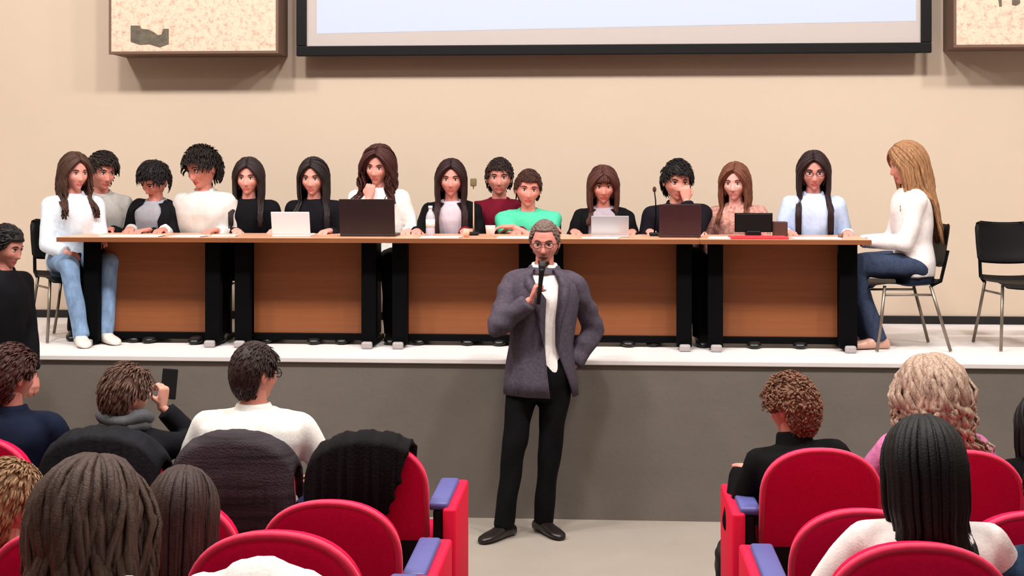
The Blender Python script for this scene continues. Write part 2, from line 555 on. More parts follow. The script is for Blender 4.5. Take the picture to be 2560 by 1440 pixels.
def make_seat(end=None):
    """faces +Y (the stage); origin on its tier below the backrest"""
    r = empty('theatre_seat', (0, 0, 0))
    out = back_outline(.243, BK_T, .50)
    link('backrest', *slab_outline(out, -.045, .05, rnd=.02), M_REDF, r)
    # paler tube along the rim, painting the light caught by the top edge
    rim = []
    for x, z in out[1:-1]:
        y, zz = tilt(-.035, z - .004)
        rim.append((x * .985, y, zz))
    link('rim_highlight', *tube(rim, .0135, 6), M_RIMLIT, r)
    link('seat_cushion', *bevel_box(-.235, .235, .10, .50, .40, .49, .035, 4), M_REDF, r)
    link('seat_pan', *bevel_box(-.24, .24, .07, .50, .355, .41, .02, 3), M_BLACK, r)
    link('lower_shell', *bevel_box(-.225, .225, -.035, .05, .30, .56, .012, 2), M_BLACK, r)
    sides = [-1, 1]
    for s in sides:
        x = s * .285
        isend = (end == s)
        link('arm_support', *join([bevel_box(x - .022, x + .022, -.02, .12, .0, .655, .008), bevel_box(x - .022, x + .022, .10, .42, .42, .655, .01)]), M_BLACK, r)
        pw = .037 if not isend else .043
        link('armrest', *bevel_box(x - pw, x + pw, -.03, .44, .655, .69, .013, 3), M_ARM, r)
        if isend:
            link('side_panel', *bevel_box(x + s * .026 - .004, x + s * .026 + s * .052, -.05, .50, .02, .668, .012, 3) if s > 0 else bevel_box(x - .078, x - .022, -.05, .50, .02, .668, .012, 3), M_REDP, r)
        if s > 0 and not isend:
            break
    return r
PROT = {}
seat_n = [0]
def put_seat(x, y, z, label, end=None):
    if end not in PROT:
        o = PROT[end] = make_seat(end)
    else:
        o = copy_tree(PROT[end])
    o.location = (x, y, z)
    tag(o, label, 'theatre seat', 'red theatre seats')
    return o
ROWY = [5.73, 4.73, 3.73, 2.73]
ROWZ = [.10, .10, .26, .39]
L0 = [at(930, ROWY[0]), at(835, ROWY[1]), at(700, ROWY[2]), at(590, ROWY[3])]
R0 = [at(2047, ROWY[0]), at(2150, ROWY[1]), at(2285, ROWY[2]), .86]
PIT = .57
lab = {
 ('L', 0, 0): 'red theatre seat half hidden by the black jacket, beside the aisle',
 ('L', 0, 1): 'red theatre seat under the striped charcoal cardigan',
 ('L', 0, 2): 'red theatre seat under the dark parka in the front left row',
 ('L', 0, 3): 'red theatre seat at the left picture edge, behind the brown-haired man',
 ('L', 1, 0): 'empty red theatre seat at the aisle, just behind the draped black jacket',
 ('L', 1, 1): 'red theatre seat beyond the smooth dark-haired girl, in the second left row',
 ('L', 1, 2): 'red theatre seat beyond the tousled brown head, in the second left row',
 ('L', 2, 0): 'empty red theatre seat left of the aisle, just beyond the white coat',
 ('L', 2, 1): 'red theatre seat between the two dark heads at lower left',
 ('L', 2, 2): 'red theatre seat behind the blond head at the lower left corner',
 ('L', 3, 0): 'red theatre seat under the crumpled white coat',
 ('L', 3, 1): 'red theatre seat of the person with tousled brown hair',
 ('R', 0, 0): 'red theatre seat behind the short-haired person in black, front right row',
 ('R', 0, 1): 'red theatre seat behind the curly blond woman, front right row',
 ('R', 0, 2): 'front row red theatre seat behind the person in black at the right picture edge',
 ('R', 1, 0): 'empty red theatre seat at the aisle, left of the black-haired woman',
 ('R', 1, 1): 'empty red theatre seat in the second right row, right of the black-haired woman',
 ('R', 2, 0): 'red theatre seat carrying the woman with smooth black hair and white top',
 ('R', 2, 1): 'red theatre seat in the lower right corner behind the blue jacket',
}
SEATX = {}
for side, X0, sg in (('L', L0, -1), ('R', R0, 1)):
    for r_ in range(4):
        for k in range(4):
            if (side, r_, k) in lab:
                x = X0[r_] + sg * PIT * k
                SEATX[(side, r_, k)] = x
                end = (-sg if k == 0 else None)
                if side == 'R' and k > 0: end = None
                put_seat(x, ROWY[r_], ROWZ[r_], lab[(side, r_, k)], end)

# ---------------------------------------------------------------- draped coats
def drape(name, label, cat, sx, sy, sz, m, u0t, u1t, u0b, u1b, rear=.42, front=.18, thick=.022, fold=.012, seed=0, top_extra=.012, flare=0.0, lumps=0.0, wide=1.0):
    """cloth laid over a theatre seat's backrest: rows run from the front side over the top to the rear hem"""
    nu, nv = 60, 56
    V, Fc = [], []
    hw = .243
    def ztop(u):
        uu = min(1, abs(u) * .985)
        return BK_T - .20 + .20 * (1 - uu ** 2.25) ** (1 / 2.25)
    for j in range(nv + 1):
        v = j / nv
        # v<.3 front side going up, .3-.42 over the rim, rest down the rear
        for i in range(nu + 1):
            s = i / nu
            if v < .3:
                t = v / .3; a = 0
            elif v < .42:
                t = 1; a = (v - .3) / .12
            else:
                t = (v - .42) / .58; a = 1
            uc0 = u0t + (u0b - u0t) * (t if a == 1 else 0); uc1 = u1t + (u1b - u1t) * (t if a == 1 else 0)
            u = uc0 + (uc1 - uc0) * s
            zt = ztop(u) + top_extra
            ph = u * 16 + seed
            fo = fold * (math.sin(ph) + .6 * math.sin(ph * 1.9 + 1 + 3 * v) + .35 * math.sin(ph * 3.7 + 5 * v + seed))
            lum = lumps * (.5 + .5 * math.sin(u * 6.5 + seed * 1.3)) * (1 if .25 < v < .6 else .3)
            if v < .3:
                y, z = .075, zt - front * (1 - t)
                y += abs(fo) * .7
            elif a < 1:
                y = .075 - .165 * a; z = zt + .03 * math.sin(math.pi * a) + lum + .4 * fo * math.sin(math.pi * a)
            else:
                y = -.09 - abs(fo) * (0.4 + t) - .035 * math.sin(t * 3) * (1 + flare) - .02 * t
                z = zt - (rear + .03 * math.sin(ph * .8)) * t + lum * (1 - t)
            y, z = tilt(y, z)
            V.append((u * wide * (hw + .02 + flare * .05 * (t if a == 1 else 0)), y, z))
    n = nu + 1
    for j in range(nv):
        for i in range(nu):
            a = j * n + i
            Fc.append([a, a + n, a + n + 1, a + 1])
    V = np.array(V)
    N = vnormals(V, Fc)
    m0 = len(V)
    V = np.concatenate([V, V - N * thick * (-1 if N[m0 // 2][1] > 0 else 1)])
    F2 = [[q + m0 for q in f[::-1]] for f in Fc]
    rimf = []
    for i in range(nu):
        rimf.append([i, i + 1, m0 + i + 1, m0 + i]); q = nv * n
        rimf.append([q + i + 1, q + i, m0 + q + i, m0 + q + i + 1])
    for j in range(nv):
        a = j * n; rimf.append([a + n, a, m0 + a, m0 + a + n]); a = j * n + nu
        rimf.append([a, a + n, m0 + a + n, m0 + a])
    o = link(name, V, Fc + F2 + rimf, m, None, True)
    o.location = (sx, sy, sz)
    tag(o, label, cat)
    return o
M_COAT = mat('black_coat_cloth', (13, 10, 13), 0.8, 0.3, (12, 12, 4), 0.3, 90, spec=0.15)
M_KNIT = mat('charcoal_knit', (56, 50, 54), 0.9, 0.5, (2, 2, 48), 0.5, 120, spec=0.1)
M_PARKA = mat('dark_parka_cloth', (17, 18, 23), 0.7, 0.25, (10, 10, 6), 0.25, 60, spec=0.15)
M_WCOAT = mat('white_coat_cloth', (232, 228, 224), 0.85, 0.05, (20, 20, 20), 0.4, 50)
drape('jacket', 'black jacket draped over a red theatre seat beside the aisle', 'jacket', SEATX[('L', 0, 0)], ROWY[0], ROWZ[0], M_COAT, -1.0, .68, -1.05, .1, rear=.50, thick=.02, fold=.011, seed=2, top_extra=.024)
drape('cardigan', 'charcoal striped cardigan hung over the seat of the white-shirted man', 'cardigan', SEATX[('L', 0, 1)], ROWY[0], ROWZ[0], M_KNIT, -1.0, 1.0, -1.12, 1.1, rear=.56, fold=.005, seed=1, top_extra=.02, flare=.3)
drape('parka', 'dark parka hung over the seat of the person holding up a phone', 'coat', SEATX[('L', 0, 2)], ROWY[0], ROWZ[0], M_PARKA, -1.0, 1.0, -1.15, 1.1, rear=.5, fold=.009, seed=4, top_extra=.03, flare=.4)
drape('white_coat', 'crumpled white coat over a seat back at the bottom edge of the picture', 'coat', at(632, ROWY[3]), ROWY[3], ROWZ[3], M_WCOAT, -.95, .95, -1.1, 1.1, rear=.4, fold=.012, seed=.6, top_extra=.022, lumps=.04, wide=1.35)

# ---------------------------------------------------------------- hands
def hand_geo(curl, thumb_in=0.35, spread=.06):
    """right hand: wrist at origin, fingers along +Z, palm facing -Y, thumb on +X side"""
    P = [loft([((0, 0, -.012), .026, .019), ((0, 0, .01), .030, .018), ((.0, 0, .05), .041, .015), ((0, 0, .088), .040, .013), ((0, 0, .098), .036, .009)], (1, 0, 0), (0, 1, 0), 14, 2.4)]
    for i, (x, L) in enumerate(((.029, .070), (.010, .078), (-.010, .072), (-.029, .058))):
        p = np.array([x, 0, .090]); ang = 0; sp = spread * (1.5 - i) * .5
        r = .0092 - .0004 * i
        for q, fr in enumerate((.45, .31, .24)):
            ang += curl * (0.8, 1.1, .8)[q]
            d = np.array([math.sin(sp), -math.sin(ang), math.cos(ang)]); d /= np.linalg.norm(d)
            e = p + d * L * fr
            P.append(capsule(p, e, r, r * .92, 8)); p = e; r *= .92
    p = np.array([.028, -.006, .025]); d = np.array([.62, -.30 - thumb_in * .4, .68])
    for q, (L, r) in enumerate(((.036, .013), (.030, .0105), (.024, .0095))):
        d = d / np.linalg.norm(d)
        e = p + d * L
        P.append(capsule(p, e, r, r * .9, 8)); p = e
        d = d + np.array([-.35 * thumb_in * 1.6, -.25 * thumb_in * 2, .25])
    return remesh(P, .0062, 1)
HAND = {k: hand_geo(*v) for k, v in {'flat': (.12, .1), 'relax': (.42, .35), 'grip': (1.15, 1.0), 'fist': (1.35, .9)}.items()}
def place_hand(kind, wrist, direction, palm, left):
    V, Fc = HAND[kind]
    V = V * .93
    z = np.asarray(direction, float); z /= np.linalg.norm(z)
    ny = -np.asarray(palm, float); ny = ny - z * np.dot(ny, z); ny /= np.linalg.norm(ny) + 1e-9
    x = np.cross(ny, z)
    if left:
        V[:, 0] *= -1
        Fc = [f[::-1] for f in Fc]
    return V @ np.array([x, ny, z]) + np.asarray(wrist), Fc

# ---------------------------------------------------------------- head
def sstep(a, b, x):
    t = np.clip((x - a) / (b - a), 0, 1)
    return t * t * (3 - 2 * t)
HA, HB, HC = .076, .098, .118
def head_geo(male=False, seed=0):
    nu, nv = 60, 46
    V = []
    th = np.linspace(0, math.pi, nv + 1)[1:-1]
    ph = np.linspace(0, 2 * math.pi, nu, endpoint=False)
    T, Pp = np.meshgrid(th, ph, indexing='ij')
    dx = np.sin(T) * np.sin(Pp); dy = -np.sin(T) * np.cos(Pp); dz = np.cos(T)
    x = HA * dx.ravel(); y = HB * dy.ravel(); z = HC * dz.ravel()
    x = np.concatenate([[0], x, [0]]); y = np.concatenate([[0], y, [0]]); z = np.concatenate([[HC], z, [-HC]])
    low = sstep(0, .95, -z / HC)
    front = sstep(.0, .6, -y / HB)
    back = sstep(-.1, .7, y / HB)
    jw = .30 if male else .38
    x = x * (1 - jw * low ** 1.3)
    y = y * (1 - .62 * low * back) + .0
    # flatter face plane and defined chin
    y = y + .010 * front * sstep(.2, .9, (z / HC)) * 0
    y = y - .020 * front * sstep(.45, .9, -z / HC) * np.exp(-(x / .035) ** 2)
    y = np.where(y < -.084, -.084 + (y + .084) * .55, y)
    wf = sstep(0, .3, -y / HB)
    # sockets, brow, nose, lips
    for s in (-1, 1):
        y = y + .011 * wf * np.exp(-((x - s * .031) / .016) ** 2 - ((z - .003) / .013) ** 2)
        x = x + s * .003 * wf * np.exp(-((x - s * .05) / .02) ** 2 - ((z + .03) / .02) ** 2)
        y = y - .004 * wf * np.exp(-((x - s * .045) / .02) ** 2 - ((z + .028) / .018) ** 2)
    y = y - (.005 if male else .003) * wf * np.exp(-(x / .045) ** 2 - ((z - .022) / .008) ** 2)
    nz = np.clip((.012 - z) / .052, 0, 1)
    nose = nz * (z > -.046) + np.clip(1 - (-.040 - z) / .010, 0, 1) * (z <= -.040) * 1.0 * (z > -.052) * 0
    fall = sstep(-.054, -.042, z)
    y = y - .023 * wf * nz ** 1.15 * fall * np.exp(-(x / (.0075 + .0055 * nz)) ** 2)
    y = y - .0035 * wf * np.exp(-(x / .024) ** 2 - ((z + .0655) / .005) ** 2)
    y = y - .0042 * wf * np.exp(-(x / .021) ** 2 - ((z + .0745) / .0055) ** 2)
    y = y - .0055 * wf * np.exp(-(x / .022) ** 2 - ((z + .100) / .012) ** 2)
    y = y + .003 * wf * np.exp(-(x / .022) ** 2 - ((z + .0695) / .0022) ** 2)
    V = np.stack([x, y, z], 1)
    Fc = []
    for i in range(nu):
        Fc.append([0, 1 + i, 1 + (i + 1) % nu])
    for j in range(nv - 2):
        for i in range(nu):
            a = 1 + j * nu + i; b = 1 + j * nu + (i + 1) % nu
            Fc.append([a, a + nu, b + nu, b])
    last = len(V) - 1
    for i in range(nu):
        a = 1 + (nv - 2) * nu + i; b = 1 + (nv - 2) * nu + (i + 1) % nu
        Fc.append([a, last, b])
    fm = []
    for f in Fc:
        c = V[f].mean(0)
        lip = (c[1] < -.06) and (c[0] / .025) ** 2 + ((c[2] + .0700) / .0088) ** 2 < 1
        fm.append(1 if lip else 0)
    return V, Fc, fm
HEADS = {True: head_geo(True), False: head_geo(False)}

def assemble(chunks):
    """chunks: (verts, faces, matindex or list)"""
    V, Fc, fm, n = [], [], [], 0
    for v, f, m in chunks:
        V.append(np.asarray(v, float)); Fc.extend([[i + n for i in q] for q in f]); n += len(v)
        fm.extend(m if isinstance(m, list) else [m] * len(f))
    return np.concatenate(V), Fc, fm

# ---------------------------------------------------------------- hair
def tubes_bulk(paths, radii, n=5):
    """paths (K,P,3), radii (K,P) -> mesh"""
    K, P_, _ = paths.shape
    d = np.gradient(paths, axis=1)
    d /= np.linalg.norm(d, axis=2, keepdims=True) + 1e-9
    ref = np.where(np.abs(d[..., 2:3]) < .85, np.array([0, 0, 1.0]), np.array([0, 1.0, 0]))
    # smoother reference: outwards from head axis
    outw = paths + 1e-4
    x = np.cross(outw, d); x /= np.linalg.norm(x, axis=2, keepdims=True) + 1e-9
    y = np.cross(d, x)
    V = []
    for k in range(n):
        a = 2 * math.pi * k / n
        V.append(paths + radii[..., None] * (1.5 * math.cos(a) * x + .75 * math.sin(a) * y))
    V = np.stack(V, 2).reshape(-1, 3)
    idx = np.arange(K * P_ * n).reshape(K, P_, n)
    a = idx[:, :-1, :]; b = np.roll(a, -1, axis=2); c = idx[:, 1:, :]; e = np.roll(c, -1, axis=2)
    Fc = np.stack([a, b, e, c], -1).reshape(-1, 4).tolist()
    Fc += idx[:, 0, ::-1].tolist() + idx[:, -1, :].tolist()
    return V, Fc
def cap_geo(off=.010, line='short', rec=0.0, nu=44, nv=30):
    V, Fc = ellipsoid((0, .003, .004), (HA + off, HB + off, HC + off * .9), nu, nv)
    V = np.asarray(V)
    keep = []
    for f in Fc:
        c = V[f].mean(0)
        phi = abs(math.degrees(math.atan2(c[0], -c[1])))    # 0 = front
        if phi < 42: zl = .062 + rec
        elif phi < 62: zl = .062 + rec - (phi - 42) / 20 * (.05 + rec)
        elif phi < 82: zl = .012 - (phi - 62) / 20 * .03
        elif phi < 112: zl = .022
        else: zl = .022 - min(1, (phi - 112) / 25) * .088
        if line == 'long':
            zl = .080 if phi < 34 else (.080 - (phi - 34) / 26 * .12 if phi < 60 else -.085)
        if c[2] > zl: keep.append(f)
    # shrink the underside in: closed inner layer gives thickness
    m0 = len(V)
    Vin = V * np.array([(HA - .004) / (HA + off), (HB - .004) / (HB + off), (HC - .004) / (HC + off)])
    edges = {}
    for f in keep:
        for i in range(len(f)):
            e = (f[i], f[(i + 1) % len(f)])
            edges[e] = edges.get(e, 0) + 1
    rim = [e for e in edges if (e[1], e[0]) not in edges]
    F2 = keep + [[q + m0 for q in f[::-1]] for f in keep] + [[e[1], e[0], e[0] + m0, e[1] + m0] for e in rim]
    return np.concatenate([V, Vin]), F2
def slerp_paths(d0, d1, P_):
    t = np.linspace(0, 1, P_)[None, :, None]
    om = np.arccos(np.clip((d0 * d1).sum(1), -1, 1))[:, None, None] + 1e-4
    return (np.sin((1 - t) * om) * d0[:, None] + np.sin(t * om) * d1[:, None]) / np.sin(om)
def hair_long(seed=0, length=.32, phi0=60, fringe=0, part=.0, wave=.0, wfreq=40., K=230, vol=.0, front=.5, thick=.0078, flare=0., curly=0., up=False):
    g = np.random.default_rng(seed)
    s = g.choice([-1, 1], K)
    phi = np.radians(g.uniform(phi0, 180, K)) * s
    el = R(-8)
    d1 = np.stack([np.sin(phi) * math.cos(el), -np.cos(phi) * math.cos(el), np.full(K, math.sin(el))], 1)
    fwd = np.clip(1 - (np.abs(phi) - R(phi0)) / R(120), 0, 1)
    a = R(44) * fwd + g.uniform(-.08, .08, K)
    d0 = np.stack([np.full(K, part) + s * .03, -np.sin(a), np.cos(a)], 1)
    d0 /= np.linalg.norm(d0, axis=1, keepdims=True)
    thick *= 1.12
    P1, P2 = 8, 9
    arc = slerp_paths(d0, d1, P1)
    lay = g.uniform(.005, .027 + vol, K)[:, None, None]
    bulge = np.sin(np.linspace(0, 1, P1) * math.pi / 2)[None, :, None]
    ell = np.array([HA, HB, HC])
    arc = arc * (ell + lay * (.55 + .45 * bulge) + .004)
    end = arc[:, -1]
    L = length * g.uniform(.86, 1.05, K)
    t = np.linspace(0, 1, P2 + 1)[1:][None, :, None]
    tang = arc[:, -1] - arc[:, -2]; tang /= np.linalg.norm(tang, axis=1, keepdims=True)
    drop = end[:, None] + np.array([0, 0, -1.0]) * (L[:, None, None] * t)
    infront = (np.abs(phi) < R(105)) & (g.uniform(0, 1, K) < (front + (np.abs(phi) < R(85)) * .4))
    zz = -drop[:, :, 2]
    # settle: neck hollow then over shoulders
    k1 = sstep(.10, .17, zz); k2 = sstep(.15, .24, zz)
    x = drop[:, :, 0] * (1 - .10 * k1 + (.18 + flare) * k2)
    yf = drop[:, :, 1] * (1 - k2) + (-.112) * k2
    yb = drop[:, :, 1] * (1 - k2 * .4) + (.055 + .02 * g.uniform(0, 1, K)[:, None]) * k2 * .6
    ybk = np.where(zz > .14, np.maximum(yb, .085 * k2), yb)
    y = np.where(infront[:, None], yf, ybk)
    drop = np.stack([x, y, drop[:, :, 2]], 2)
    path = np.concatenate([arc, drop], 1)
    n = path.shape[1]
    tt = np.linspace(0, 1, n)[None, :]
    ph0 = g.uniform(0, 6.28, K)[:, None]
    if wave or curly:
        amp = (wave * sstep(.25, .7, tt) + curly * sstep(.05, .4, tt))
        path[:, :, 0] += amp * np.sin(tt * wfreq * .4 + ph0)
        path[:, :, 1] += amp * np.cos(tt * wfreq * .4 + ph0 * 1.7)
    rad = thick * (1 - .65 * tt ** 3) * g.uniform(.75, 1.2, K)[:, None]
    parts = [tubes_bulk(path, rad)]
    if fringe:
        K2 = fringe
        ph2 = np.radians(g.uniform(-50, 50, K2))
        e2 = R(14)
        e = np.stack([np.sin(ph2) * math.cos(e2), -np.cos(ph2) * math.cos(e2), np.full(K2, math.sin(e2))], 1)
        b = np.stack([np.sin(ph2) * .25, np.full(K2, -.30), np.full(K2, .95)], 1); b /= np.linalg.norm(b, axis=1, keepdims=True)
        arc2 = slerp_paths(b, e, 9) * (ell + g.uniform(.008, .018, K2)[:, None, None])
        parts.append(tubes_bulk(arc2, np.full((K2, 9), .006) * (1 - .5 * np.linspace(0, 1, 9) ** 2)))
    parts.append(cap_geo(.011, 'long'))
    return join(parts)
def hair_short(seed=0, K=260, lift=.008, ln=.045, comb=(0, -1, 0), rec=0.0, messy=.13, vol=.0, thick=.0034, curly=0., low=-.065, cap=.010):
    K = int(K * 2.1)
    g = np.random.default_rng(seed)
    d = g.normal(size=(K * 4, 3)); d /= np.linalg.norm(d, axis=1, keepdims=True)
    c = d * np.array([HA, HB, HC])
    phi = np.abs(np.degrees(np.arctan2(c[:, 0], -c[:, 1])))
    zl = np.where(phi < 42, .064 + rec, np.where(phi < 62, .03 + rec * .5, np.where(phi < 112, .015, low)))
    d = d[c[:, 2] > zl][:K]
    K = len(d)
    cb = np.asarray(comb, float) + g.normal(size=(K, 3)) * messy
    cb = cb + np.array([0, 0, -1.0]) * np.clip(1.05 - d[:, 2:3], 0, 1) * .9
    cb = cb - d * (cb * d).sum(1, keepdims=True)
    cb /= np.linalg.norm(cb, axis=1, keepdims=True) + 1e-9
    P_ = 7
    t = np.linspace(0, 1, P_)[None, :, None]
    ell = np.array([HA, HB, HC])
    base = d[:, None] * (ell + .006 + vol * .6 + (lift * .7 + vol * .5) * np.sin(t * math.pi * .75)) + cb[:, None] * ln * t * g.uniform(.7, 1.2, K)[:, None, None]
    # keep the ends outside the skull
    q = base / (ell + .008); nrm = np.linalg.norm(q, axis=2, keepdims=True)
    base = np.where(nrm < 1, base / nrm, base)
    if curly:
        ph0 = g.uniform(0, 6.28, K)[:, None]
        tt = np.linspace(0, 1, P_)[None, :]
        base[:, :, 0] += curly * np.sin(tt * 9 + ph0); base[:, :, 1] += curly * np.cos(tt * 9 + ph0); base[:, :, 2] += curly * .8 * np.sin(tt * 7 + ph0 * 1.3)
    rad = thick * (1 - .6 * np.linspace(0, 1, P_) ** 2)[None, :] * g.uniform(.7, 1.3, K)[:, None]
    return join([tubes_bulk(base, rad), cap_geo(cap + vol * .9 + lift * .35, 'short', rec)])

def hair_mat(rgb):
    return mat('hair_%d_%d_%d' % rgb, rgb, 0.55, 0.5, (130, 130, 14), 0.25, 220, spec=0.28)
def cloth_mat(name, rgb, var=.08, sc=(40, 40, 40), rough=.85, bump=.15):
    return mat(name, rgb, rough, var, sc, bump, 160, spec=.12)
def skin_mat(rgb):
    return mat('skin_%d_%d_%d' % rgb, rgb, 0.5, 0.05, (30, 30, 30), 0.05, 300, sss=.06)
M_EYE = mat('eye_white', (225, 220, 215), 0.25)
M_IRIS = mat('iris_dark', (38, 24, 18), 0.2)

# ---------------------------------------------------------------- people
NL = .138
def ik(S, W, l1, l2, hint):
    S = np.asarray(S, float); W = np.asarray(W, float)
    v = W - S; d = np.linalg.norm(v)
    mx = (l1 + l2) * .995
    if d > mx:
        W = S + v / d * mx; v = W - S; d = mx
    a = (l1 * l1 - l2 * l2 + d * d) / (2 * d)
    h = math.sqrt(max(l1 * l1 - a * a, 1e-6))
    n = v / d
    hn = np.asarray(hint, float); hn = hn - n * np.dot(hn, n); hn /= np.linalg.norm(hn) + 1e-9
    return S + n * a + hn * h, W
def rotm(yaw=0, pitch=0, roll=0):
    return np.array(Matrix.Rotation(yaw, 3, 'Z') @ Matrix.Rotation(pitch, 3, 'X') @ Matrix.Rotation(roll, 3, 'Y'))

def person(label, px, top, Y, Zg, yaw=0, sit=True, seat=.47, k=1.0, lean=(0, 0), head=(0, 0, 0), rw=None, lw=None,
           rh=('relax', None, None), lh=('relax', None, None), outfit=None, legs='trousers', skin=(205, 150, 128), hair=None, haircol=(40, 24, 18),
           male=False, glasses=None, beard=None, feet=None, knees=None, shoe=(20, 18, 18), group=None, browcol=None, girth=1.0, rhint=None, lhint=None, hipx=None, shx=1.0, tie=None, hs=None, drop=.078):
    outfit = outfit or {}
    ca, sa = math.cos(yaw), math.sin(yaw)
    Rz = np.array([[ca, -sa, 0], [sa, ca, 0], [0, 0, 1]])
    ztop = zat(px, top, Y) - Zg
    hipz = seat + .10 * k if sit else .93 * k
    # solve the spine scale so that the crown lands on the photograph's height
    lf, ls = R(lean[0]), R(lean[1])
    up = np.array([math.sin(ls), -math.sin(lf), math.cos(lf) * math.cos(ls)]); up /= np.linalg.norm(up)
    hk = k * (hs or (1.11 if Y > 9 else 1.0))
    headup = NL * hk + HC * hk + .008
    sp = (ztop - hipz - headup) / max(.3, up[2])       # hip -> neck base
    sp = max(.36, min(.66, sp))
    dz = ztop - (hipz + sp * up[2] + headup)
    hipz += dz                                          # leftover goes to the hips
    hip = np.array([0, 0, hipz])
    nb = hip + up * sp
    neck_dir = np.array([up[0] * .6, up[1] * .4 - .10, 1.0]); neck_dir /= np.linalg.norm(neck_dir)
    hc = nb + neck_dir * NL * hk
    ax = np.array([1.0, 0, 0]) - up * up[0]; ax /= np.linalg.norm(ax)
    ay = np.cross(up, ax)
    g = girth
    def ring(t, rx, ry, off=0.0, fy=0.0):
        return (hip + up * sp * t + ay * fy, rx * k * g + off, ry * k * g + off)
    def torso(off=0.0, t0=-.2, t1=1.0, hem=0.0):
        base = [(-.34, .115, .09), (-.2, .15, .11), (0, .165, .118), (.25, .142, .105), (.5, .158, .115), (.70, .166 * shx, .118), (.82, .165 * shx, .104), (.90, .128 * shx, .088), (.955, .088, .072), (1.0, .066, .062), (1.05, .056, .056)]
        rs = [ring(t, rx, ry, off + (hem * (1 - t) if hem else 0)) for t, rx, ry in base if t0 <= t <= t1 + 1e-6]
        return rs
    # arms
    shL, shR = nb + ax * .168 * k * shx * (g * .3 + .7) - up * drop * k, nb - ax * .168 * k * shx * (g * .3 + .7) - up * drop * k
    if rw is None: rw = (-.20, -.30, hipz + .12) if sit else (-.26, -.02, hipz - .12)
    if lw is None: lw = (.20, -.30, hipz + .12) if sit else (.26, -.02, hipz - .12)
    eR, rw = ik(shR, rw, .29 * k, .255 * k, rhint or ((-.28, .45, -1) if Y > 9 else (-.6, .5, -.5)))
    eL, lw = ik(shL, lw, .29 * k, .255 * k, lhint or ((.28, .45, -1) if Y > 9 else (.6, .5, -.5)))
    # legs
    if sit:
        kn = knees or ((-.14, -.44), (.14, -.44))
        ft = feet or ((-.15, -.44), (.15, -.44))
        LEG = []
        for s, q, f in ((-1, kn[0], ft[0]), (1, kn[1], ft[1])):
            LEG.append((hip + np.array([s * .09 * k, 0, -.02]), np.array([q[0], q[1], hipz - .02]), np.array([f[0], f[1], .085]), np.array([s * .12, -1.0, 0])))
    else:
        ft = feet or ((-.12, 0, -.3, -1), (.12, 0, .3, -1))
        LEG = []
        for s, f in ((-1, ft[0]), (1, ft[1])):
            h0 = hip + np.array([s * .092 * k, 0, -.04])
            an = np.array([f[0], f[1], .09])
            kk = (h0 + an) / 2 + np.array([0, -.025, .02])
            LEG.append((h0, kk, an, np.array([f[2], f[3], 0])))
    body = [loft(torso(-.012), ax, -ay if ay[1] > 0 else ay, 24, 2.2), capsule(nb - up * .05, hc + np.array([0, .012, -.05 * k]), .056 * k, .052 * k, 14)]
    for S, E, Wp in ((shR, eR, rw), (shL, eL, lw)):
        body += [capsule(nb - up * .035 + (S - nb) * .12, S + up * .012, .036 * k, .036 * k, 10), capsule(S, E, .043 * k, .037 * k, 10), capsule(E, Wp, .038 * k, .026 * k, 10)]
    for h0, kk, an, fd in LEG:
        body += [capsule(h0, kk, .078 * k, .052 * k, 12), capsule(kk, an, .05 * k, .034 * k, 10)]
        fdn = fd / np.linalg.norm(fd)
        body += [capsule(an + np.array([0, 0, -.04]) - fdn * .03, an + fdn * .14 * k + np.array([0, 0, -.062]), .024, .016, 10)]
    bv, bf = remesh(body, .018, 3)
    chunks = [(bv, bf, 0)]
    for hs, Wp, E, isl in ((rh, rw, eR, False), (lh, lw, eL, True)):
        d = hs[1] if hs[1] is not None else ((Wp - E) if not (sit and Y > 9) else np.array([(Wp - E)[0] * .6, -.22, -.012]))
        pn = hs[2] if hs[2] is not None else (0, 0, -1)
        if hs[0]:
            chunks.append((*place_hand(hs[0], Wp, d, pn, isl), 0))
    # head
    hy, hp, hr = (R(a) for a in head)
    HR = rotm(hy, hp, hr)
    def H(v):
        return (np.asarray(v) * hk) @ HR.T + hc
    hv, hf, hm = HEADS[male]
    chunks.append((H(hv), hf, hm))
    for s in (-1, 1):
        ev, ef = ellipsoid((s * (HA + .001), .012, -.008), (.009, .017, .030), 10, 8)
        chunks.append((H(ev), ef, 0))
        ev, ef = ellipsoid((s * .031, -.0755, .002), (.0145, .012, .0095), 12, 8)
        chunks.append((H(ev), ef, 2))
        ev, ef = ellipsoid((s * .031, -.0855, .002), (.0058, .0028, .0062), 10, 6)
        chunks.append((H(ev), ef, 3))
        ev, ef = ellipsoid((s * .031, -.084, .010), (.0160, .006, .0032), 10, 6)      # upper lid
        chunks.append((H(ev), ef, 4))
        br = tube([(s * .014, -.0925, .020), (s * .028, -.0905, .0265), (s * .041, -.083, .0255), (s * .050, -.075, .019)], [.0026, .0036, .003, .0014], 6)
        chunks.append((H(br[0]), br[1], 4))
    sk = skin_mat(skin)
    lip = mat('lips_%d' % skin[0], (max(0, skin[0] - 34), max(0, skin[1] - 58), max(0, skin[2] - 46)), .45)
    brow = hair_mat(browcol or haircol)
    V, Fc, fm = assemble(chunks)
    # origin below the head
    headxy = (Rz @ hc)[:2]
    ox, oy = at(px, Y) - headxy[0], Y - headxy[1]
    root = link('person', V, Fc, [sk, lip, M_EYE, M_IRIS, brow], None, True, fm)
    root.location = (ox, oy, Zg)
    root.rotation_euler = (0, 0, yaw)
    tag(root, label, 'person', group)
    # hair
    if hair is not None:
        v, f = hair
        link('hair', H(v), f, hair_mat(haircol), root)
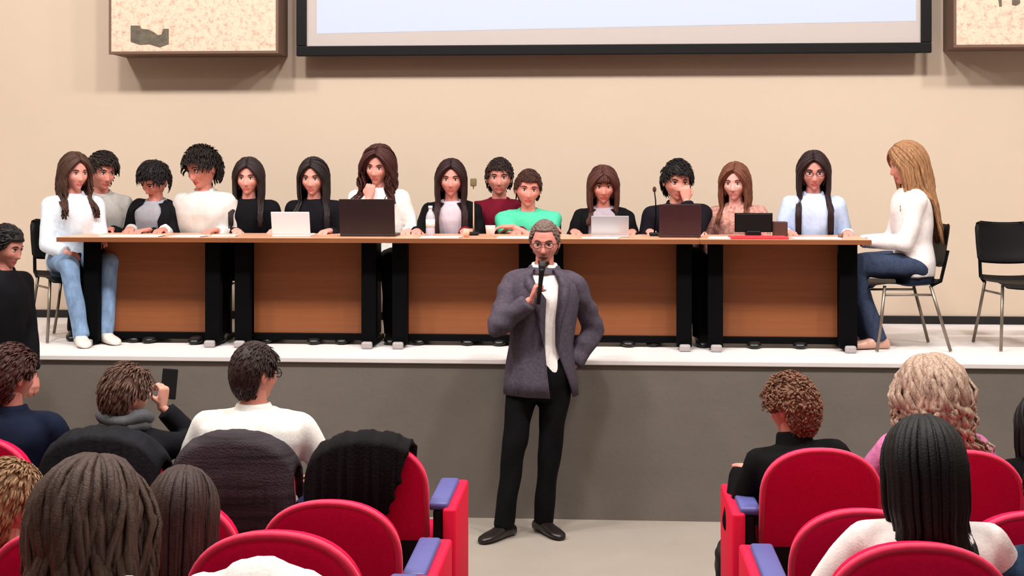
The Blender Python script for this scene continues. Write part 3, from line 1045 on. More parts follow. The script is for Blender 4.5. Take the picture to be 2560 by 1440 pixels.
    if beard:
        pts = []
        g2 = np.random.default_rng(3)
        K = 90
        u = g2.uniform(-1, 1, K); zz = g2.uniform(-.108, -.082, K) ; up_ = g2.uniform(0, 1, K) < .33
        xx = u * .026; zz = np.where(up_, -.056 - abs(u) * .008, zz)
        yy = -.092 + (np.abs(xx) / .03) ** 2 * .014 + np.where(up_, 0, (-.085 - zz) * .35)
        p0 = np.stack([xx, yy, zz], 1)
        p1 = p0 + np.stack([xx * .1, np.full(K, -.004), np.full(K, -.012)], 1)
        tt = np.linspace(0, 1, 4)[None, :, None]
        pa = p0[:, None] * (1 - tt) + p1[:, None] * tt
        v, f = tubes_bulk(pa, np.full((K, 4), .0042))
        link('beard', H(v), f, hair_mat(beard), root)
    if glasses:
        gm = mat('glasses_frame_%d' % glasses[0], glasses, .35)
        P = []
        for s in (-1, 1):
            c = np.array([s * .033, -.1005, .001])
            loop = [c + np.array([.0235 * math.cos(a), .004 * abs(math.cos(a)), .0175 * math.sin(a)]) for a in np.linspace(0, 2 * math.pi, 17)]
            P.append(tube(loop, .0021, 6))
            P.append(tube([(s * .056, -.097, .006), (s * .074, -.07, .006), (s * .083, -.02, .004), (s * .082, .012, -.002)], .0020, 6))
        P.append(tube([(-.0105, -.1015, .004), (0, -.1045, .006), (.0105, -.1015, .004)], .002, 6))
        v, f = join(P)
        link('glasses', H(v), f, gm, root)
    # clothing
    def sleeves(off, frac=1.0, dark=None):
        P = []
        for S, E, Wp in ((shR, eR, rw), (shL, eL, lw)):
            S2 = S
            P += [capsule(nb - up * .035 + (S - nb) * .12, S + up * .012, .038 * k + off, .040 * k + off, 12)]
            if frac >= 1:
                P += [capsule(S2, E, .047 * k + off, .042 * k + off, 14)]
                W2 = E + (Wp - E) * (.93 if frac == 1 else .6)
                d = (W2 - E); Ld = np.linalg.norm(d); d = d / Ld
                # flat ended cuff
                x_, y_, _ = frame(d)
                rs = [(E - d * .02, .041 * k + off * .6, .041 * k + off * .6), (E + d * .01, .043 * k + off, .043 * k + off), (E + d * Ld * .6, .038 * k + off, .038 * k + off), (E + d * Ld, .034 * k + off, .034 * k + off)]
                P += [loft(rs, x_, y_, 14)]
            else:
                d = (E - S2); Ld = np.linalg.norm(d); d = d / Ld
                x_, y_, _ = frame(d)
                P += [capsule(S2, S2 + d * Ld * frac * .5, .048 * k + off, .047 * k + off, 14), loft([(S2, .05 * k + off, .05 * k + off), (S2 + d * Ld * frac, .048 * k + off * 1.3, .048 * k + off * 1.3)], x_, y_, 14)]
        return P
    ayf = ay
    kind = outfit.get('kind', 'sweater')
    cm = outfit['mat']
    vox = .0145
    def closed_top(off, frac, m, name, amp=.004, t0=-.2):
        P = [loft(torso(off, t0, 1.02), ax, ayf, 28, 2.3)] + sleeves(off, frac)
        v, f = remesh(P, vox, 3)
        v = wrinkle(v, f, amp, (16, 16, 11), px * .37)
        link(name, v, f, m, root)
    def collar(m, off=.0, name='collar', r=.058, h=.03, th=.009):
        base = nb + up * .0
        V, Fc = [], []
        rs = []
        n = 26
        for j, (dr, dz_) in enumerate(((.022, -.022), (.004, .0), (-.002, h * .7), (.004, h), (.004 + th, h * .8), (.012 + th, .0), (.030, -.026))):
            for i in range(n):
                a = 2 * math.pi * i / n
                p = base + ax * (r * k + dr + off) * math.sin(a) + ayf * (r * k + dr + off) * math.cos(a) * (1 if ayf[1] > 0 else -1) + up * (dz_ * 1 - (.012 if math.cos(a) < -.5 else 0))
                V.append(p)
        for j in range(6):
            for i in range(n):
                i2 = (i + 1) % n
                Fc.append([j * n + i, j * n + i2, (j + 1) * n + i2, (j + 1) * n + i])
        link(name, V, Fc, m, root)
    if kind == 'sweater':
        closed_top(.014, 1.0, cm, outfit.get('name', 'sweater'))
        collar(outfit.get('collar', cm), h=outfit.get('ch', .022 if outfit.get('name') in ('shirt', 'jacket', 'coat') else .010))
    elif kind == 'tee':
        closed_top(.013, .55, cm, outfit.get('name', 't_shirt'))
        collar(outfit.get('collar', cm), h=.008)
    elif kind == 'jacket':
        sm = outfit['shirt']
        v, f = remesh([loft(torso(.006, -.2, 1.02), ax, ayf, 28, 2.3)], .013, 2)
        link('shirt', wrinkle(v, f, .003, (16, 16, 11), px), f, sm, root)
        collar(sm, name='shirt_collar', h=outfit.get('ch', .026 if outfit.get('lapel', True) else .008))
        # open front jacket: C-shaped loft
        off = outfit.get('off', .024)
        hem = outfit.get('hem', -.30)
        gaps = outfit.get('gap', (34, 28, 22, 30))       # degrees of the half opening: hem, waist, chest, neck
        asym = outfit.get('asym', (1.0, 1.0))            # viewer-left (-x), viewer-right (+x) multipliers
        tb = [hem, -.12, .05, .25, .5, .7, .84, .92, .98]
        rxs = {hem: (.185, .13), -.12: (.178, .125), .05: (.168, .12), .25: (.155, .112), .5: (.165, .12), .7: (.170 * shx, .122), .84: (.160 * shx, .106), .92: (.118 * shx, .086), .98: (.074, .068)}
        n = 40
        outer, inner = [], []
        for t in tb:
            rx, ry = rxs[t]
            gp = np.interp(t, [hem, .2, .62, .98], gaps)
            c = hip + up * sp * t
            ro, ri = [], []
            bl = min(1, max(0, (t - .72) / .22))
            as0, as1 = asym[0] * (1 - bl) + bl, asym[1] * (1 - bl) + bl
            for i in range(n + 1):
                a0 = R(gp * as1); a1 = 2 * math.pi - R(gp * as0)
                a = a0 + (a1 - a0) * i / n
                ex = 2 / 2.3
                sx_, cy_ = math.sin(a), -math.cos(a)      # a=0 -> front (-y)
                px_ = math.copysign(abs(sx_) ** ex, sx_); py_ = math.copysign(abs(cy_) ** ex, cy_)
                dirp = ax * (rx * k * g + off) * px_ + (ay if ay[1] > 0 else -ay) * (ry * k * g + off) * py_
                wob = .004 * math.sin(a * 7 + t * 9 + px) + .003 * math.sin(a * 13 + t * 4)
                ro.append(c + dirp * (1 + wob / .15)); ri.append(c + dirp * (1 - .012 / .17))
            outer.append(ro); inner.append(ri)
        V = [p for r_ in outer for p in r_] + [p for r_ in inner for p in r_]
        Fc = []; nn = n + 1; m0 = len(tb) * nn
        for j in range(len(tb) - 1):
            for i in range(n):
                a = j * nn + i
                Fc.append([a, a + 1, a + nn + 1, a + nn]); Fc.append([m0 + a, m0 + a + nn, m0 + a + nn + 1, m0 + a + 1])
            a = j * nn; Fc.append([a, a + nn, m0 + a + nn, m0 + a]); a = j * nn + n; Fc.append([a, m0 + a, m0 + a + nn, a + nn])
        for i in range(n):
            Fc.append([i, m0 + i, m0 + i + 1, i + 1]); q = (len(tb) - 1) * nn
            Fc.append([q + i, q + i + 1, m0 + q + i + 1, m0 + q + i])
        sv, sf = remesh(sleeves(.020 if not outfit.get('slim') else .014, 1.0), vox, 3)
        sv = wrinkle(sv, sf, .006, (18, 18, 20), px)
        v, f = join([(V, Fc), (sv, sf)])
        jk = link(outfit.get('name', 'jacket'), v, f, cm, root)
        # lapels
        if outfit.get('lapel', True):
            for sgn, col in ((1, 0), (-1, n)):
                js = [3, 4, 5, 6, 7, 8]
                wd = [.006, .045, .062, .066, .05, .03]
                Vl = []
                for j, wv in zip(js, wd):
                    e = outer[j][col]; c = hip + up * sp * tb[j]
                    step = outer[j][col + (5 if col == 0 else -5)] - e
                    L_ = np.linalg.norm(step); sd = step / (L_ + 1e-9)
                    fr = np.array([0, -.015, 0.0])
                    Vl += [e + fr * .4, e + sd * wv * k + fr * 1.6, e + sd * wv * k + fr * .2]
                Fl = []
                for j in range(len(js) - 1):
                    for q in range(2):
                        a = j * 3 + q
                        Fl.append([a, a + 1, a + 4, a + 3])
                    Fl.append([j * 3 + 2, j * 3, j * 3 + 3, j * 3 + 5])
                link('lapel', Vl, Fl, cm, jk, True)
            # collar band at the back of the neck
            collar(cm, off=.012, name='jacket_collar', h=.010)
    if outfit.get('scarf'):
        P = []
        for j in range(2):
            loop = [nb + ax * (.085 + .01 * j) * math.cos(a) + np.array([0, 1, 0]) * (.085 * math.sin(a)) + np.array([0, 0, .01 + .035 * j + .01 * math.sin(3 * a)]) for a in np.linspace(0, 2 * math.pi, 25)]
            P.append(tube(loop, .032, 10))
        v, f = join(P)
        link('scarf', wrinkle(np.array(v), f, .006, (30, 30, 30), 2), f, outfit['scarf'], root)
    if tie:
        link('bow_tie', *join([ellipsoid(nb + np.array([s * .03, -.078, -.012]), (.028, .008, .016), 10, 6) for s in (-1, 1)]), tie, root)
    # trousers and shoes
    if legs:
        lm = legs if not isinstance(legs, str) else cloth_mat('black_trousers', (8, 7, 9))
        P = [loft([ring(-.30, .12, .10, .012), ring(-.14, .155, .118, .012), ring(.0, .166, .12, .010), ring(.14, .150, .112, .006)], ax, ay, 24, 2.2)]
        for h0, kk, an, fd in LEG:
            d = (an - kk); Ld = np.linalg.norm(d); d /= Ld
            x_, y_, _ = frame(d)
            P += [capsule(h0, kk, .092 * k, .070 * k, 14), loft([(kk - d * .02, .062 * k, .062 * k), (kk, .068 * k, .068 * k), (kk + d * Ld * .5, .060 * k, .060 * k), (kk + d * (Ld + .035), .058 * k, .058 * k)], x_, y_, 14)]
        v, f = remesh(P, .014, 3)
        link('trousers', wrinkle(v, f, .0045, (14, 14, 9), px), f, lm, root)
    if shoe:
        sm = mat('shoe_%d_%d_%d' % shoe, shoe, .3)
        for h0, kk, an, fd in LEG:
            fdn = fd / np.linalg.norm(fd)
            sd = np.array([-fdn[1], fdn[0], 0])
            base = np.array([an[0], an[1], 0])
            L_ = .275 * k
            rs = []
            for t, wdt, hgt in ((-.30, .02, .03), (-.27, .034, .062), (-.1, .038, .095), (.05, .040, .088), (.25, .046, .062), (.45, .050, .050), (.60, .044, .040), (.68, .028, .028), (.70, .012, .014)):
                rs.append((base + fdn * L_ * t + np.array([0, 0, hgt / 2 + .004]), wdt, hgt / 2))
            link('shoe', *loft(rs, sd, (0, 0, 1), 16, 2.6), sm, root)
    root['hip'] = [ox, oy]
    return root, (ox, oy), (Rz, hip, nb, hc, rw, lw, H, np.array([ox, oy, Zg]))

def world(info, p):
    Rz, hip, nb, hc, rw_, lw_, H_, o = info
    return Rz @ np.asarray(p) + o

# colours
SK1, SK2, SK3 = (216, 148, 134), (200, 130, 116), (208, 138, 126)
BLKTR = cloth_mat('black_trousers', (8, 7, 9))
JEAN = cloth_mat('blue_denim', (52, 62, 84), .22, (60, 60, 60))
LJEAN = cloth_mat('pale_blue_denim', (120, 146, 178), .28, (22, 22, 12))
TBL = TZ - STZ + .022
def chair_for(hipxy, z, yaw, who):
    put_chair(hipxy[0], hipxy[1], z, yaw, 'black stacking chair of ' + who)

PEOPLE = []
# --- fifteen people at the tables, left to right
r_, h_, i_ = person('long-haired woman in white shirt and pale jeans at the left end of the tables', 186, 384, 9.35, STZ, yaw=R(38), lean=(8, 0), head=(10, 4, 0), k=.97,
    rw=(-.12, -.32, .62), lw=(.10, -.36, .70), outfit=dict(kind='sweater', mat=cloth_mat('white_shirt_a', (214, 222, 232)), name='shirt'), legs=LJEAN, skin=SK1,
    hair=hair_long(1, .26, 61, wave=.010, K=220, flare=.1), haircol=(66, 42, 32), shoe=(215, 205, 195), feet=((-.08, -.50), (.10, -.46)))
chair_for(h_, STZ, R(38), 'the long-haired woman in pale jeans')
r_, h_, i_ = person('young man in light grey shirt, next to the woman at the left end', 254, 382, 9.68, STZ, yaw=R(20), lean=(16, 2), head=(28, 8, 4), male=True,
    rw=(-.18, -.30, TBL), lw=(.22, -.30, TBL), outfit=dict(kind='sweater', mat=cloth_mat('grey_shirt_b', (172, 170, 166)), name='shirt'), skin=SK2,
    hair=hair_short(2, 280, .016, .05, (.3, -.8, 0), vol=.008), haircol=(36, 26, 24))
chair_for(h_, STZ, 0, 'the young man in the light grey shirt')
r_, h_, i_ = person('person with a dark bowed head and grey top between two young men', 386, 402, 9.66, STZ, yaw=R(-14), lean=(12, 3), head=(-14, 34, 8), male=True, k=.97,
    rw=(-.24, -.26, TBL), lw=(.10, -.30, TBL), outfit=dict(kind='jacket', mat=cloth_mat('dark_vest_c', (14, 14, 18)), shirt=cloth_mat('grey_top_c', (150, 150, 158)), name='jacket', gap=(50, 50, 48, 40), asym=(1.5, .5), lapel=False), skin=SK2,
    hair=hair_short(3, 300, .018, .045, (0, -.6, -.4), vol=.006), haircol=(24, 18, 20))
chair_for(h_, STZ, 0, 'the person bowing a dark head')
r_, h_, i_ = person('tall young man with thick dark hair and a loose white shirt at the left tables', 506, 370, 9.60, STZ, yaw=R(-8), lean=(10, 0), head=(-24, 14, -6), male=True, k=1.06, girth=1.16,
    rw=(-.24, -.24, TBL), lw=(.17, -.26, TBL), outfit=dict(kind='sweater', mat=cloth_mat('white_shirt_d', (205, 200, 196), .10, (14, 14, 9)), name='shirt'), skin=SK2,
    hair=hair_short(4, 300, .02, .055, (.5, -.6, 0), vol=.012), haircol=(28, 20, 18))
chair_for(h_, STZ, 0, 'the tall young man in the loose white shirt')
r_, h_, i_ = person('woman with long dark hair and a black sweater left of the white laptop', 622, 397, 9.66, STZ, yaw=R(10), lean=(8, 0), head=(-8, 4, 0), k=.97,
    rw=(-.07, -.28, TBL), lw=(.20, -.28, TBL), rhint=(0, .4, -1), outfit=dict(kind='sweater', mat=cloth_mat('black_sweater_e', (12, 12, 16))), skin=SK1,
    hair=hair_long(5, .30, 61, K=220, part=.05), haircol=(38, 26, 26))
chair_for(h_, STZ, 0, 'the woman left of the white laptop')
r_, h_, i_ = person('woman with long dark hair and a black top right of the white laptop', 784, 397, 9.66, STZ, yaw=R(-6), lean=(8, 0), head=(4, 6, 0), k=.98,
    rw=(-.18, -.26, TBL), lw=(.18, -.28, TBL), outfit=dict(kind='sweater', mat=cloth_mat('black_top_f', (16, 14, 20))), skin=SK1,
    hair=hair_long(6, .34, 59, K=230, part=-.05, flare=.12), haircol=(32, 22, 22))
chair_for(h_, STZ, 0, 'the woman right of the white laptop')
r_, h_, i_ = person('wavy-haired woman in white resting her chin on her hand behind a large laptop', 946, 368, 9.66, STZ, yaw=R(0), lean=(8, 0), head=(-8, 8, 4), k=1.0,
    rw=(-.05, -.20, .985), lw=(.24, -.27, TBL), rh=('fist', (.12, .02, 1), (0, 1, .1)), rhint=(-.5, -.2, -1), outfit=dict(kind='sweater', mat=cloth_mat('white_shirt_g', (236, 230, 226)), name='shirt'), skin=SK1,
    hair=hair_long(7, .20, 59, wave=.016, K=240, vol=.014, flare=.25, wfreq=46, part=.02), haircol=(62, 28, 24))
chair_for(h_, STZ, 0, 'the wavy-haired woman behind the large laptop')
r_, h_, i_ = person('dark straight-haired woman in black cardigan and pale tee beside the water bottle', 1128, 401, 9.66, STZ, yaw=R(0), lean=(9, 0), head=(4, 2, 0), k=.97,
    rw=(-.22, -.28, TBL), lw=(.16, -.30, TBL), outfit=dict(kind='jacket', mat=cloth_mat('black_cardigan_h', (11, 10, 13)), shirt=cloth_mat('pale_tee_h', (196, 180, 190)), name='cardigan', gap=(26, 26, 24, 28), lapel=False, slim=True, off=.018), skin=SK3,
    hair=hair_long(8, .36, 59, fringe=0, K=240, part=.0, front=.7), haircol=(40, 16, 16))
chair_for(h_, STZ, 0, 'the woman beside the water bottle')
r_, h_, i_ = person('young man in a maroon sweater behind the shoulder of the one in green', 1248, 396, 9.84, STZ, yaw=R(4), lean=(5, 0), head=(0, 2, 0), male=True,
    rw=(-.24, -.38, TBL), lw=(.14, -.40, TBL), outfit=dict(kind='sweater', mat=cloth_mat('maroon_sweater', (104, 16, 36), .14)), skin=SK2,
    hair=hair_short(9, 260, .012, .04, (.3, -.8, 0)), haircol=(40, 24, 22))
chair_for(h_, STZ, 0, 'the young man in maroon')
r_, h_, i_ = person('young man in a bright green t-shirt with folded arms, above the standing man', 1320, 423, 9.62, STZ, yaw=R(0), lean=(14, 0), head=(8, 6, 4), male=True, k=.98, shx=1.12,
    rw=(.10, -.20, TBL + .03), lw=(-.10, -.27, TBL + .03), rh=('relax', (1, -.1, 0), (0, 0, -1)), lh=('relax', (-1, -.1, 0), (0, 0, -1)), rhint=(-1, -.1, -.5), lhint=(1, -.1, -.5),
    outfit=dict(kind='tee', mat=cloth_mat('green_tee', (76, 190, 150))), skin=(214, 138, 126),
    hair=hair_short(10, 260, .010, .034, (.2, -.8, 0)), haircol=(62, 34, 26))
chair_for(h_, STZ, 0, 'the young man in green')
r_, h_, i_ = person('woman with brown fringe, black cardigan and grey tee behind the silver laptop', 1508, 417, 9.66, STZ, yaw=R(0), lean=(8, 0), head=(3, 6, 0), k=.97,
    rw=(-.20, -.26, TBL), lw=(.20, -.26, TBL), outfit=dict(kind='jacket', mat=cloth_mat('black_cardigan_k', (11, 10, 13)), shirt=cloth_mat('grey_tee_k', (160, 148, 158)), name='cardigan', gap=(40, 40, 38, 34), lapel=False, slim=True, off=.018), skin=SK2,
    hair=hair_long(11, .22, 59, fringe=46, K=220, part=-.06), haircol=(74, 38, 30))
chair_for(h_, STZ, 0, 'the woman behind the silver laptop')
r_, h_, i_ = person('black-haired young man in a navy jacket holding a hand to his mouth', 1692, 401, 9.66, STZ, yaw=R(-4), lean=(12, -2), head=(14, 10, 2), male=True, k=1.04, shx=1.08,
    rw=(-.20, -.28, TBL), lw=(.05, -.215, .975), lh=('fist', (-.10, -.02, 1), (0, 1, .1)), lhint=(.3, -.4, -1),
    outfit=dict(kind='sweater', mat=cloth_mat('navy_jacket', (20, 17, 25)), name='jacket'), skin=(214, 146, 130),
    hair=hair_short(12, 300, .012, .045, (.3, -.7, 0), vol=.006), haircol=(18, 13, 14))
chair_for(h_, STZ, 0, 'the young man with a hand to his mouth')
r_, h_, i_ = person('auburn-haired woman in a pink patterned blouse behind the small black monitor', 1838, 409, 9.66, STZ, yaw=R(-12), lean=(8, -2), head=(-4, 4, 0), k=.97,
    rw=(-.24, -.26, TBL), lw=(.14, -.28, TBL), outfit=dict(kind='sweater', mat=cloth_mat('patterned_blouse', (186, 134, 122), .55, (46, 46, 46)), name='blouse'), skin=(224, 160, 150),
    hair=hair_long(13, .24, 59, K=220, part=.08, wave=.004), haircol=(104, 60, 42))
chair_for(h_, STZ, 0, 'the auburn-haired woman')
r_, h_, i_ = person('dark long-haired woman with glasses and light blue shirt at the right table', 2034, 381, 9.66, STZ, yaw=R(0), lean=(6, 0), head=(-4, 6, 0), k=1.0,
    rw=(-.20, -.28, TBL), lw=(.20, -.26, TBL), outfit=dict(kind='sweater', mat=cloth_mat('light_blue_shirt', (186, 200, 228)), name='shirt'), skin=SK3,
    hair=hair_long(14, .38, 61, K=240, part=-.08, front=.6), haircol=(38, 20, 22), glasses=(60, 24, 28))
chair_for(h_, STZ, 0, 'the woman in the light blue shirt')
# woman in profile at the right end
r_, h_, i_ = person('blond woman in white blouse and jeans in profile at the right table end', 2268, 357, 9.25, STZ, yaw=R(-86), lean=(3, 0), head=(-2, 12, 0), k=1.02,
    rw=(-.12, -.34, .70), lw=(.06, -.34, .72), outfit=dict(kind='sweater', mat=cloth_mat('white_blouse', (232, 222, 220)), name='blouse'), legs=JEAN, skin=(206, 136, 118), shoe=(206, 160, 140),
    hair=hair_long(15, .46, 57, K=260, part=0, wave=.006, front=.55), haircol=(150, 108, 74), knees=((-.10, -.44), (.10, -.44)), feet=((-.10, -.31), (.08, -.27)))
put_chair(h_[0] - .05, h_[1], STZ, R(-86), 'black stacking chair of the woman in profile')
xe = at(2550, 9.35)
put_chair(xe, 9.35, STZ, R(6), 'empty black stacking chair on the stage at the right picture edge')

# --- the standing speaker
JK = cloth_mat('grey_blazer', (77, 69, 80), .22, (60, 60, 60))
MY = 8.16
speaker, h_, spi = person('grey-haired man in grey blazer and black trousers standing before the stage', 1362, 549, MY, 0, yaw=0, sit=False, k=1.075, lean=(0, 2), head=(-3, 8, 0), male=True,
    rw=(-.045, -.23, 1.43), lw=(.190, .02, 1.0), rh=('grip', (.30, -.10, .95), (.95, .1, -.25)), lh=('relax', (-.25, -.02, -1), (-1, 0, 0)), rhint=(-.9, .1, -.9), lhint=(.6, .5, 0),
    outfit=dict(kind='jacket', mat=JK, shirt=cloth_mat('white_shirt_s', (236, 228, 222)), name='blazer', hem=-.26, gap=(60, 22, 17, 27), asym=(-.25, 1.2)), legs=BLKTR, skin=(208, 134, 120),
    hair=hair_short(20, 240, .006, .028, (0, 1, 0), rec=.018, cap=.006), haircol=(112, 92, 84), glasses=(70, 30, 30), beard=(88, 52, 42), shoe=(26, 20, 20), feet=((-.215, -.10, -.65, -.85), (.015, .02, .62, -.9)), browcol=(90, 66, 56), shx=1.06, drop=.098)
def mic():
    Rz, hip, nb, hc, rw_, lw_, H_, o = spi
    d = np.array([.10, .12, .99]); d /= np.linalg.norm(d)
    hand = rw_ + np.array([.052, -.035, .075])
    P0 = hand - d * .10; P1 = hand + d * .11
    body = tube([P0, P0 + d * .005, P0 + d * .12, P1 - d * .02, P1], [.009, .012, .013, .016, .02], 14)
    r = link('microphone', np.asarray(body[0]) + o, body[1], M_BLACK, None, True)
    tag(r, 'black handheld microphone held up by the standing man', 'microphone')
    g, f = ellipsoid(P1 + d * .018 + o, (.024, .024, .026), 14, 10)
    link('grille', g, f, mat('mic_grille', (60, 58, 60), .4, bump=.4, bscale=900, metal=.6), r)
mic()

# --- audience and bystander
UPB = R(180)
r_, h_, i_ = person('dark-clothed person standing in profile at the left picture edge', 14, 563, 7.9, 0, yaw=R(70), sit=False, k=1.03, lean=(6, 0), head=(10, 14, 0), male=True,
    rw=(-.16, -.12, .90), lw=(.17, -.14, .92), outfit=dict(kind='sweater', mat=cloth_mat('dark_jacket_u', (15, 14, 18)), name='jacket'), skin=SK2,
    hair=hair_short(21, 280, .014, .045, (0, .8, 0)), haircol=(24, 18, 18))
M_CLIP = mat('black_clip', (20, 12, 12), .3)
def aud(label, px, top, row, dY=.20, **kw):
    kw.setdefault('yaw', UPB)
    kw.setdefault('seat', .47)
    kw.setdefault('rw', (-.22, -.28, .66)); kw.setdefault('lw', (.22, -.28, .66))
    return person(label, px, top, ROWY[row] + dY, ROWZ[row], **kw)
aud('brown-haired man in a dark blue jacket seated at the left picture edge', 28, 868, 0, .26, male=True, k=1.05, head=(-30, 4, 0), shx=1.1,
    outfit=dict(kind='sweater', mat=cloth_mat('dark_blue_jacket', (20, 28, 48)), name='jacket'), skin=SK2, hair=hair_short(22, 320, .016, .05, (0, .8, -.3), vol=.008, low=-.08), haircol=(70, 40, 36))
r_, h_, phi_ = aud('person with light brown hair in a dark coat holding a phone up beside the face', 316, 918, 0, .22, male=False, k=1.0, head=(-34, 6, 0), shx=1.1, girth=1.1,
    rw=(-.10, -.20, 1.0), rh=('grip', (-.1, -.1, 1), (.9, -.3, 0)), rhint=(-.8, -.2, -1),
    outfit=dict(kind='sweater', mat=cloth_mat('dark_coat_w', (19, 19, 24)), name='coat', scarf=cloth_mat('grey_hood_w', (88, 88, 92))), skin=(210, 150, 132), hair=hair_short(23, 320, .016, .06, (0, .5, -.6), vol=.010, low=-.09), haircol=(96, 70, 58))
def phone():
    Rz, hip, nb, hc, rw_, lw_, H_, o = phi_
    c = world(phi_, rw_ + np.array([-.02, -.045, .10]))
    g = bevel_box(-.036, .036, -.004, .004, -.07, .07, .004, 3)
    r = link('phone', g[0], g[1], M_BLACK, None, False)
    r.location = tuple(c); r.rotation_euler = (R(-12), R(8), R(30))
    tag(r, 'black phone held up by the person in the dark coat', 'phone')
phone()
aud('dark-haired man in a white shirt and glasses seated with his head turned right', 636, 857, 0, .24, male=True, k=1.08, head=(-38, 4, 0), shx=1.14, girth=1.15,
    outfit=dict(kind='sweater', mat=cloth_mat('white_shirt_x', (226, 222, 216)), name='shirt'), skin=(204, 138, 120), hair=hair_short(24, 320, .010, .035, (0, .5, -.7), low=-.08), haircol=(44, 30, 28), glasses=(24, 20, 22))
aud('person with short light brown hair and black jacket, front row right of the aisle', 1978, 944, 0, .22, k=1.02, male=False, head=(46, 10, 0), lean=(8, 7), lhint=(0, .8, -.4), lh=('relax', (0, -1, -.15), (0, 0, -1)),
    rw=(-.2, -.28, .66), lw=(.25, -.25, .765), outfit=dict(kind='sweater', mat=cloth_mat('black_jacket_p', (12, 11, 13)), name='jacket', ch=.045), skin=(214, 138, 122),
    hair=hair_short(25, 380, .020, .045, (0, .5, -.4), vol=.012, curly=.006, low=-.085, thick=.0045), haircol=(122, 84, 64))
r_, h_, i_ = aud('woman with voluminous curly blond-grey hair and a pink top in the front right row', 2330, 912, 0, .20, k=1.05, head=(6, 4, 4), girth=1.1,
    outfit=dict(kind='sweater', mat=cloth_mat('pink_knit_top', (196, 112, 156), .25, (40, 40, 40)), name='top'), skin=(214, 150, 132),
    hair=hair_long(26, .20, 61, K=300, vol=.05, curly=.016, wfreq=60, thick=.0095, flare=.3), haircol=(166, 140, 122))
Hq = i_[6]
clip = tube([(-.035, .128, .035), (-.01, .142, .022), (.015, .146, -.002), (.035, .142, -.03)], [.006, .011, .012, .006], 8)
link('hair_clip', Hq(clip[0]), clip[1], M_CLIP, r_)
r_, h_, i_ = aud('woman with smooth long black hair and white top seated at lower right', 2312, 1056, 2, .17, k=1.0, head=(-8, 6, 2), shx=1.05,
    outfit=dict(kind='sweater', mat=cloth_mat('white_top_r', (240, 232, 228)), name='top'), skin=SK3,
    hair=hair_long(27, .27, 57, K=300, vol=.012, thick=.008, front=.1), haircol=(5, 4, 4))
aud('person in black seated in the front row at the right picture edge', 2612, 985, 0, .22, k=1.0, head=(10, 0, 0),
    outfit=dict(kind='sweater', mat=cloth_mat('black_jacket_s', (9, 8, 10)), name='jacket'), skin=SK2, hair=hair_long(28, .26, 59, K=220, vol=.01), haircol=(18, 14, 15))
aud('person in a blue and grey jacket at the lower right corner of the picture', 2652, 1120, 2, .20, k=1.0, lean=(6, 0), shx=1.1,
    rw=(-.25, -.2, .66), lw=(.27, -.22, .66), outfit=dict(kind='sweater', mat=cloth_mat('blue_grey_jacket', (44, 66, 92), .4, (6, 6, 6)), name='jacket'), skin=SK2, hair=hair_short(29, 260, .012, .04, (0, .5, -.5)), haircol=(40, 28, 24))
aud('person with tousled brown hair seen from behind at the lower left', 226, 1168, 3, .14, k=1.06, head=(0, 6, 0),
    outfit=dict(kind='sweater', mat=cloth_mat('dark_top_z', (34, 30, 34)), name='top'), skin=SK2,
    hair=hair_long(30, .24, 57, K=320, vol=.02, curly=.010, wfreq=34, thick=.007, flare=.05, front=.1), haircol=(70, 50, 42))
aud('girl with smooth long dark hair seen from behind, right of the tousled brown head', 456, 1178, 2, .10, k=.92, head=(4, 8, 0), lean=(0, 0),
    outfit=dict(kind='sweater', mat=cloth_mat('dark_top_aa', (38, 34, 36)), name='top'), skin=SK2,
    hair=hair_long(31, .32, 57, K=280, vol=.004, thick=.0075, front=.1), haircol=(58, 40, 36))
aud('person with blond crown and dark lower hair at the lower left corner', 14, 1158, 2, .16, k=.98, head=(-28, 6, 0),
    outfit=dict(kind='sweater', mat=cloth_mat('dark_top_y', (44, 40, 44)), name='top'), skin=(212, 154, 140),
    hair=hair_short(32, 340, .014, .05, (0, .5, -.7), vol=.008, low=-.09), haircol=(150, 116, 84))

# ---------------------------------------------------------------- things on the tables
def laptop(px0, px1, pyt, Yh, m, label, tiltdeg=14):
    x0, x1 = at(px0, Yh), at(px1, Yh)
    w_ = x1 - x0
    h = (zat((px0 + px1) / 2, pyt, Yh) - TZ) / math.cos(R(tiltdeg)) - .01
    r = empty('laptop', ((x0 + x1) / 2, Yh, TZ + .0005))
    tag(r, label, 'laptop', 'laptops on the conference tables')
    link('base', *bevel_box(-w_ / 2, w_ / 2, .0, h * 1.0, 0, .016, .004), m, r, False)
    link('keyboard', *bevel_box(-w_ * .43, w_ * .43, .03, h * .6, .0155, .0185, .001), M_BLACK, r, False)
    v, f = bevel_box(-w_ / 2, w_ / 2, -.005, .003, .0, h, .004)
    a = R(tiltdeg)
    v = [(x, y * math.cos(a) - z * math.sin(a) + .004, y * math.sin(a) + z * math.cos(a) + .014) for x, y, z in v]
    ld = link('lid', v, f, m, r, False)
    v, f = bevel_box(-w_ * .46, w_ * .46, .003, .004, .02, h - .015, 0)
    v = [(x, y * math.cos(a) - z * math.sin(a) + .004, y * math.sin(a) + z * math.cos(a) + .014) for x, y, z in v]
    link('display', v, f, mat('dark_display', (24, 28, 36), .2), ld, False)
    return r
M_DKLAP = mat('dark_brown_shell', (38, 24, 26), .42, .08, (6, 6, 6))
M_DKLAP2 = mat('maroon_black_shell', (56, 28, 32), .42, .08, (6, 6, 6))
laptop(850, 988, 499, 9.06, M_DKLAP, 'large dark laptop in front of the wavy-haired woman', 10)
laptop(680, 776, 531, 9.02, M_WHITE, 'small white laptop between two dark-haired women')
laptop(1478, 1572, 541, 9.04, M_SILVER, 'silver laptop in front of the woman with a fringe')
